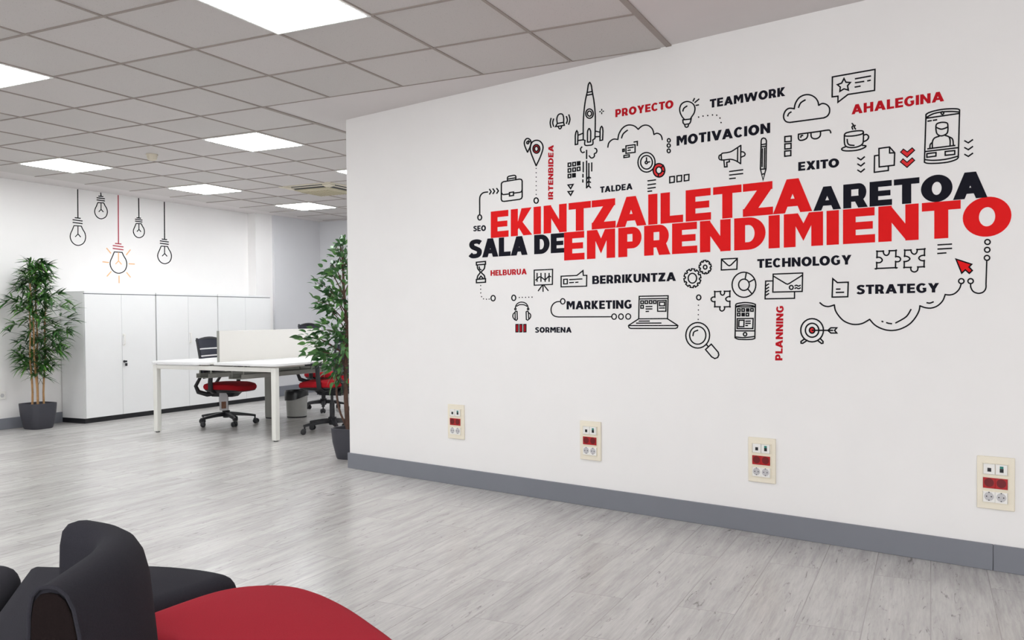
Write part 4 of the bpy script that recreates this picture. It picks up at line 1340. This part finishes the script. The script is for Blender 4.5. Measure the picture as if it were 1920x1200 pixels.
    band(top-.186, top-.123)
    band(.55, top-.201)
    if tag_card:
        o = MB().box((.045, -.115, .30), (.003, .09, .20), math.radians(-43)).build('hang_tag', 'card', t, smooth=0)
        MB().box((.045+.0026*.73, -.115-.0026*.68, .26), (.002, .05, .075), math.radians(-43)).build('picture', 'cardpic', o, smooth=0)
        o['label'] = 'grey card tag hanging below the seat'
    for ch in t.children:          # seat height setting
        if ch.name.split('.')[0] not in ('star_base', 'caster', 'gas_column'): ch.location.z += dz
    return t
office_chair((7.14, 7.00, 0), math.radians(-78), 'office chair with red seat and hanging tag under the desk, before the middle cabinet', .99, True, .55, -.035)
office_chair((8.66, 6.86, 0), math.radians(-82), 'office chair furthest away, its back just rising over the desk divider', 1.09, False, .2)
office_chair((7.08, 5.50, 0), math.radians(97), 'nearest office chair, half hidden behind the ficus and mural wall', .99, False, 1.0, .035)

# ------------------------------------------------------------------ waste bin
t = thing('waste_bin', 'grey waste bin with black liner beside the desk centre leg', 'bin', (7.985, 6.72, 0))
MB().lathe([(0, .012), (.112, .012), (.115, .03), (.127, .30), (.130, .305), (.124, .305), (.110, .03), (0, .025)], seg=32).build('bucket', 'bin', t)
MB().lathe([(0, 0), (.113, 0), (.115, .016), (0, .016)], seg=32).build('base_ring', 'black', t)
mb = MB()
random.seed(4)
rings = []
for r, z, drop in ((.118, .18, 0), (.121, .30, 0), (.131, .316, 0), (.1375, .306, 0), (.1385, .27, .3), (.1375, .225, 1)):
    rings.append([((r+.0015*math.sin(7*a+z*40))*math.cos(a), (r+.0015*math.sin(7*a+z*40))*math.sin(a), z+drop*(.030*math.cos(a+.9)+.006*math.sin(3*a)))
                  for a in [2*math.pi*k/48 for k in range(48)]])
mb.loops(rings, False, False)
mb.build('bin_liner', 'liner', t)

# ------------------------------------------------------------------ plants
def pot(t, r_top, h, r_bot, square=1.5):
    MB().lathe([(0, 0), (r_bot*.93, 0), (r_bot, .012), (r_bot+(r_top-r_bot)*.75, h*.55), (r_top, h*.93), (r_top, h), (r_top-.012, h), (r_top-.016, h-.03), (0, h-.03)], seg=40, square=square).build('pot', 'pot', t, smooth=50)
    MB().lathe([(0, h-.020), (r_top*.6, h-.022), (r_top-.017, h-.029)], seg=30, square=square).build('soil', 'soil', t)

def leaf(bm, base, direc, length, width, droop, up=Vector((0, 0, 1)), n=4, fold=.18, twist=0.0):
    d = direc.normalized()
    side = d.cross(up)
    if side.length < 1e-3: side = Vector((1, 0, 0))
    side.normalize()
    nn = side.cross(d)
    side = (side*math.cos(twist)+nn*math.sin(twist)).normalized()
    nn = side.cross(d)
    rows = []
    for i in range(n+1):
        u = i/n
        p = base+d*(length*u)+Vector((0, 0, -droop*length*u*u))
        w = width*math.sin(math.pi*min(1, .06+u*.94)**.75)*.5 if i < n else 0
        rows.append((bm.verts.new(p-side*w+nn*fold*w), bm.verts.new(p), bm.verts.new(p+side*w+nn*fold*w)) if i < n and w > 1e-4 else (None, bm.verts.new(p), None))
    for a, b in zip(rows, rows[1:]):
        for k in (0, 1):
            va = [v for v in (a[k], a[k+1]) if v]; vb = [v for v in (b[k], b[k+1]) if v]
            f = va+vb[::-1]
            if len(f) >= 3:
                try: bm.faces.new(f)
                except ValueError: pass

random.seed(11)
t = thing('bamboo_plant', 'tall potted bamboo left of the white cabinets, dark square pot', 'plant', (6.08, 8.655, 0))
pot(t, .152, .275, .118, 2.5)
stems = [(-.050, .02, -.03, -.02), (-.022, -.03, -.06, .0), (.020, .025, .02, .03), (.062, -.01, .05, .01)]
for k, (x, y, dx, dy) in enumerate(stems):
    h = (1.40, 1.66, 1.60, 1.35)[k]
    path = [(x+dx*(i/8)+.008*math.sin(i*1.3+k), y+dy*(i/8), .25+(h-.25)*i/8) for i in range(9)]
    path[0] = (x, y, .245)
    MB().tube(path, [.0115-.0006*i for i in range(9)], 10).build('cane', 'cane', t)
fol = MB(); twigs = MB()
rgt, fwd = Vector((.437, -.9, 0)), Vector((.9, .437, 0))
def env(z):                # half width of the crown against height
    pts = [(.48, .10), (.62, .16), (.75, .20), (.95, .27), (1.15, .31), (1.32, .31), (1.45, .21), (1.58, .15), (1.72, .12), (1.84, .05)]
    for (a, b), (c, d_) in zip(pts, pts[1:]):
        if a <= z <= c: return b+(d_-b)*(z-a)/(c-a)
    return .1
YMAX = YB-.03-8.655
XMAX = 6.545-6.08
def ok_leaf(p):            # keep the foliage off the wall and the cabinet side
    return p.y < YMAX and not (p.x > XMAX and p.y > CF-8.655-.02)
ncl = 0
while ncl < 205:
    z = .50+1.30*random.random()**.85
    w = env(z)
    lat = random.uniform(-1, 1)*w+.02
    dep = random.uniform(-.9, .7)*w*.75
    tip = rgt*lat-fwd*dep*-1
    tip.z = z
    if not ok_leaf(tip): continue
    s_ = random.choice(stems)
    zb = max(.45, z-random.uniform(.02, .16))
    root = Vector((s_[0]+s_[2]*(zb-.25)/1.4, s_[1]+s_[3]*(zb-.25)/1.4, zb))
    if (tip-root).length > .48: continue
    mid = (root+tip)/2+Vector((0, 0, .03))
    twigs.tube([root, mid, tip], [.0026, .002, .0013], 5)
    out = (tip-root); out.z *= .3
    if out.length < .02: out = Vector((random.uniform(-1, 1), random.uniform(-1, 1), .3))
    out.normalize()
    for q in range(random.randint(6, 9)):
        a = random.uniform(-1.3, 1.3)
        d_ = Matrix.Rotation(a, 3, 'Z') @ out
        d_.z = random.uniform(-.45, .95)
        L = random.uniform(.10, .175)
        d_.normalize()
        if not ok_leaf(tip+d_*L): continue
        leaf(fol.bm, tip+d_*.004, d_, L, random.uniform(.017, .027), random.uniform(.15, .5), n=4, fold=.25, twist=random.uniform(-.5, .5))
    ncl += 1
for (x, y, dx, dy), h in zip(stems, (1.40, 1.66, 1.60, 1.35)):     # leaf tufts at the cane tips
    for q in range(26):
        zt = h+random.uniform(-.12, .07)
        p = Vector((x+dx, y+dy, zt))
        d_ = Vector((random.uniform(-1, 1), random.uniform(-1, .5), random.uniform(.1, 1.5))).normalized()
        L = random.uniform(.11, .18)
        leaf(fol.bm, p, d_, L, random.uniform(.014, .021), random.uniform(.1, .4), n=4, fold=.25)
twigs.build('twigs', 'twig', t)
fol.build('foliage', 'bleaf', t, smooth=180)

random.seed(23)
FX, FY = 5.815, 4.335
t = thing('ficus_tree', 'potted artificial ficus tree half hidden behind the mural wall end', 'plant', (FX, FY, 0))
pot(t, .135, .255, .10, 1.5)
trunk_pts = [(-.008, .015, .235), (-.012, .03, .5), (.0, .035, .8), (.01, .03, 1.1), (-.01, .04, 1.4), (-.005, .05, 1.62), (-.02, .06, 1.76)]
MB().tube(smooth_line(trunk_pts, False, 4), [.021-.015*i/24 for i in range(25)], 10).build('trunk', 'trunk', t)
MB().tube(smooth_line([(-.01, .02, .24), (-.05, .075, .42), (-.055, .09, .62), (-.02, .06, .86), (.0, .04, 1.0)], False, 4), [.009]*9+[.007]*8, 8).build('trunk', 'trunk', t)
fol = MB(); tw = MB()
branches = []
def fb(zr, lat, dep, z, n, r):
    """branch from the trunk at height zr to a tip: lat metres to the photo's left, dep away from the viewer"""
    tip = -rgt*lat+fwd*dep; tip.z = z
    i = min(range(len(trunk_pts)), key=lambda k: abs(trunk_pts[k][2]-zr))
    root = Vector(trunk_pts[i]); root.z = zr
    branches.append((root, tip, n, r))
for zr, lat, dep, z, n, r in ((.86, .40, .02, 1.00, 24, .05), (.85, .30, .06, .93, 26, .07), (.95, .22, -.05, 1.06, 30, .08), (.80, .34, -.04, .86, 20, .05), (.78, .22, .04, .80, 26, .08), (.76, .12, -.08, .74, 22, .09), (.7, .08, -.02, .62, 14, .06),
                              (.98, .12, .05, 1.02, 30, .10), (1.05, .22, .03, 1.24, 18, .06), (1.12, .27, -.02, 1.30, 14, .05), (1.15, .16, -.05, 1.36, 20, .07), (1.2, .26, .0, 1.46, 18, .05), (1.25, .14, .05, 1.42, 18, .07),
                              (1.35, .20, .02, 1.56, 18, .05), (1.42, .14, -.04, 1.60, 16, .06), (1.45, .06, .03, 1.66, 18, .06), (1.5, .10, .0, 1.76, 12, .04), (1.6, .04, .0, 1.80, 14, .04), (1.3, .05, -.08, 1.25, 20, .08), (.9, .02, -.12, .95, 24, .10),
                              (1.1, -.06, .1, 1.2, 20, .1), (1.35, -.05, .08, 1.5, 18, .08), (.85, -.05, .1, .9, 18, .1), (1.55, -.04, .03, 1.68, 10, .05)):
    fb(zr, lat, dep, z, n, r)
def ok_f(p):     # keep off the return wall and the mural wall end
    q = Vector((FX+p.x, FY+p.y))
    if q.y < WALLC.y+.03 and q.x > WALLC.x-.06: return False
    rel = q-WALLC
    return not (rel.dot(WN) < .04 and rel.dot(WD) > -.05)
for root, tip, n, r in branches:
    mid = root*.45+tip*.55+Vector((0, 0, .05))
    tw.tube(smooth_line([root, mid, tip], False, 4), [.006-.0005*i for i in range(9)], 6)
    for q in range(int(n*1.6)):
        u = random.uniform(.35, 1.05)
        c = root.lerp(tip, u)+Vector((0, 0, .05*4*u*(1-u)*.5))
        off = Vector((random.gauss(0, 1), random.gauss(0, 1), random.gauss(0, .8)))*r*.55
        p = c+off
        d_ = (tip-root)*.6+off*3+Vector((random.uniform(-.12, .12), random.uniform(-.12, .12), random.uniform(-.10, .08)))
        L = random.uniform(.055, .082)
        if not ok_f(p) or not ok_f(p+d_.normalized()*L): continue
        leaf(fol.bm, p, d_, L, random.uniform(.026, .038), random.uniform(.1, .5), n=5, fold=.22, twist=random.uniform(-1.1, 1.1))
tw.build('branches', 'trunk', t)
fol.build('foliage', 'fleaf', t, smooth=180)

# ------------------------------------------------------------------ foreground modular seating
SEAT_Z = .43
def seat_block(name, label, outline, m, closed_n=5, corner=.045):
    cx = sum(p[0] for p in outline)/len(outline); cy = sum(p[1] for p in outline)/len(outline)
    t = thing(name, label, 'seat', (cx, cy, 0))
    # outline: smooth runs, flagged corners turned into small arcs
    raw = [(Vector((p[0]-cx, p[1]-cy)), len(p) == 3) for p in outline]
    P = []
    m_ = len(raw)
    for i, (p, corner_) in enumerate(raw):
        if not corner_:
            P.append(p); continue
        a_, b_ = raw[i-1][0], raw[(i+1) % m_][0]
        ka = min(.04, (a_-p).length*.45); kb = min(.04, (b_-p).length*.45)
        pa, pb = p+(a_-p).normalized()*ka, p+(b_-p).normalized()*kb
        P += [pa, pa*.25+p*.5+pb*.25, pb]
    P = smooth_line(P, True, 8)
    # even spacing
    L = [0]
    for i in range(len(P)): L.append(L[-1]+(P[(i+1) % len(P)]-P[i]).length)
    n = int(L[-1]/.022)
    Q = []
    j = 0
    for k in range(n):
        d_ = L[-1]*k/n
        while L[j+1] < d_: j += 1
        u = (d_-L[j])/max(1e-9, L[j+1]-L[j])
        Q.append(P[j].lerp(P[(j+1) % len(P)], u))
    P = Q
    sgn = 1 if sum(P[i].x*P[(i+1) % n].y-P[(i+1) % n].x*P[i].y for i in range(n)) > 0 else -1
    nor = []
    for i in range(n):
        tg = (P[(i+1) % n]-P[i-1]).normalized()
        nor.append(Vector((-tg.y, tg.x))*sgn)
    for _ in range(3):
        nor = [(nor[i-1]+nor[i]*2+nor[(i+1) % n]).normalized() for i in range(n)]
    rings = []
    for d_, z in ((.010, .09), (0, .105), (0, SEAT_Z-.075), (.003, SEAT_Z-.050), (.010, SEAT_Z-.030), (.021, SEAT_Z-.014), (.036, SEAT_Z-.004), (.055, SEAT_Z)):
        ring = [P[i]+nor[i]*d_ for i in range(n)]
        if d_ > .005:            # where the inset folds over itself in a corner, draw a straight line across
            def gap(q):
                best = 9
                for i in range(n):
                    a_, e_ = P[i-1], P[i]-P[i-1]
                    u = max(0, min(1, (q-a_).dot(e_)/e_.length_squared))
                    best = min(best, (q-a_-e_*u).length_squared)
                return math.sqrt(best)
            ok = [gap(q) > d_-.0015 for q in ring]
            for i in range(n):
                if not ok[i]:
                    a_ = b_ = 1
                    while not ok[i-a_]: a_ += 1
                    while not ok[(i+b_) % n]: b_ += 1
                    ring[i] = (P[i-a_]+nor[i-a_]*d_).lerp(P[(i+b_) % n]+nor[(i+b_) % n]*d_, a_/(a_+b_))
        rings.append([(q.x, q.y, z) for q in ring])
    MB().loops(rings).build('upholstery', m, t, smooth=60)
    P = [(p.x, p.y) for p in P]
    MB().prism([(x*.9, y*.9) for x, y in P], .05, .092).build('plinth', 'black', t, smooth=0)
    for k in range(3):
        q = P[(k*n)//3]
        MB().cyl((q[0]*.72, q[1]*.72, 0), (q[0]*.72, q[1]*.72, .055), .018, seg=12).build('foot', 'black', t)
    return t
BK = [(x+.006, y-.013) for x, y in [(.955, 1.350), (1.065, 1.410), (1.165, 1.470), (1.250, 1.545), (1.295, 1.635), (1.305, 1.735)]]   # centre line of the back
BKS = [Vector(v) for v in smooth_line(BK, False, 3)]
def bk_side(off):           # a line running beside the back, on its left (+) or right (-)
    out = []
    for i, p in enumerate(BKS):
        d_ = (BKS[min(i+1, len(BKS)-1)]-BKS[max(i-1, 0)]).normalized()
        q = p+Vector((-d_.y, d_.x))*off
        out.append((q.x, q.y))
    return out
rt, lf = bk_side(-.094), bk_side(.066)
seat_block('lounge_seat', 'red upholstered lounge seat at the bottom of the photo, right of the backrest',
    [(1.69, 1.785), (1.80, 1.745), (1.865, 1.665), (1.885, 1.575), (1.865, 1.47), (1.82, 1.36), (1.745, 1.225), (1.645, 1.07), (1.50, .93), (1.30, .86), (1.12, .90), (1.02, 1.02, 1)]
    + [p for p in rt[1:-1:2]] + [(1.405, 1.80, 1)], 'rsofa')
seat_block('lounge_seat', 'dark grey upholstered lounge seat behind the curved backrest',
    [(1.40, 1.806, 1), (1.60, 1.806), (1.80, 1.785), (1.875, 1.80), (1.895, 1.89), (1.885, 2.02), (1.845, 2.16), (1.76, 2.31), (1.694, 2.480, 1), (1.43, 2.215), (1.20, 1.985), (.885, 1.67, 1), (.89, 1.52), (.955, 1.455)]
    + [p for p in lf[2:-1:2]] + [(1.248, 1.806, 1)], 'bsofa')
seat_block('lounge_seat', 'dark grey upholstered lounge seat at the far left, beyond the seam',
    [(1.688, 2.487, 1), (1.655, 2.62), (1.45, 2.74), (1.25, 2.82), (1.0, 2.75), (.80, 2.50), (.72, 2.15), (.76, 1.85), (.880, 1.676, 1), (1.195, 1.991), (1.425, 2.221)], 'bsofa')
t = thing('curved_backrest', 'dark grey curved upholstered backrest between the red and grey seats', 'backrest', (1.15, 1.50, 0))
cl = [Vector((p[0]-1.15, p[1]-1.50)) for p in BK]
cl = [Vector(v) for v in smooth_line([(v.x, v.y) for v in cl], False, 5)]
prof = []                    # (offset across, height) seen along the back: inner side first
ZT_ = .715
for o_, z in ((.060, .06), (.057, .40), (.053, .60), (.050, .67), (.043, .700), (.028, .713), (.008, ZT_), (-.012, .712), (-.030, .700), (-.045, .675), (-.056, .63), (-.068, .50), (-.080, .32), (-.090, .06)):
    prof.append((o_, z))
rings = []
for i, p in enumerate(cl):
    d_ = (cl[min(i+1, len(cl)-1)]-cl[max(i-1, 0)]).normalized()
    nrm = Vector((-d_.y, d_.x))
    u = i/(len(cl)-1)
    e = 1.0
    ws = .80+.20*min(1, u/.35)
    rings.append([(p.x+nrm.x*o_*ws, p.y+nrm.y*o_*ws, z) for o_, z in prof])
# soft rounding of the far end
last = rings[-1]
d_ = (cl[-1]-cl[-2]).normalized()
for k, sc_ in ((.012, .94), (.020, .82), (.024, .6)):
    mx = sum(q[0] for q in last)/len(last); my = sum(q[1] for q in last)/len(last)
    rings.append([(mx+(q[0]-mx)*sc_+d_.x*k, my+(q[1]-my)*sc_+d_.y*k, .06+(q[2]-.06)*(1-(1-sc_)*.10)) for q in last])
MB().loops(rings).build('upholstery', 'bsofa', t, smooth=50)
p0 = cl[0]; d0 = (cl[1]-cl[0]).normalized(); n0 = Vector((-d0.y, d0.x))
ins = [((o_)*.72-.0005, .06+(z-.06)*.985) for o_, z in prof]
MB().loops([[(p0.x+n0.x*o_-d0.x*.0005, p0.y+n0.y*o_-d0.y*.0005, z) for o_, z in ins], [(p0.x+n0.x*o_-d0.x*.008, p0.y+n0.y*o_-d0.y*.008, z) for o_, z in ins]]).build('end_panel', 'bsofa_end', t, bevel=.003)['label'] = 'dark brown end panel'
MB().tube([(p0.x+n0.x*o_*.78-d0.x*.004, p0.y+n0.y*o_*.78-d0.y*.004, z) for o_, z in prof], .004, 8).build('piping', 'bsofa', t)
q = cl[0]+d0*.05; q2 = cl[-1]-d_*.05
for q_ in (q, q2): MB().cyl((q_.x, q_.y, 0), (q_.x, q_.y, .062), .018, seg=12).build('foot', 'black', t)
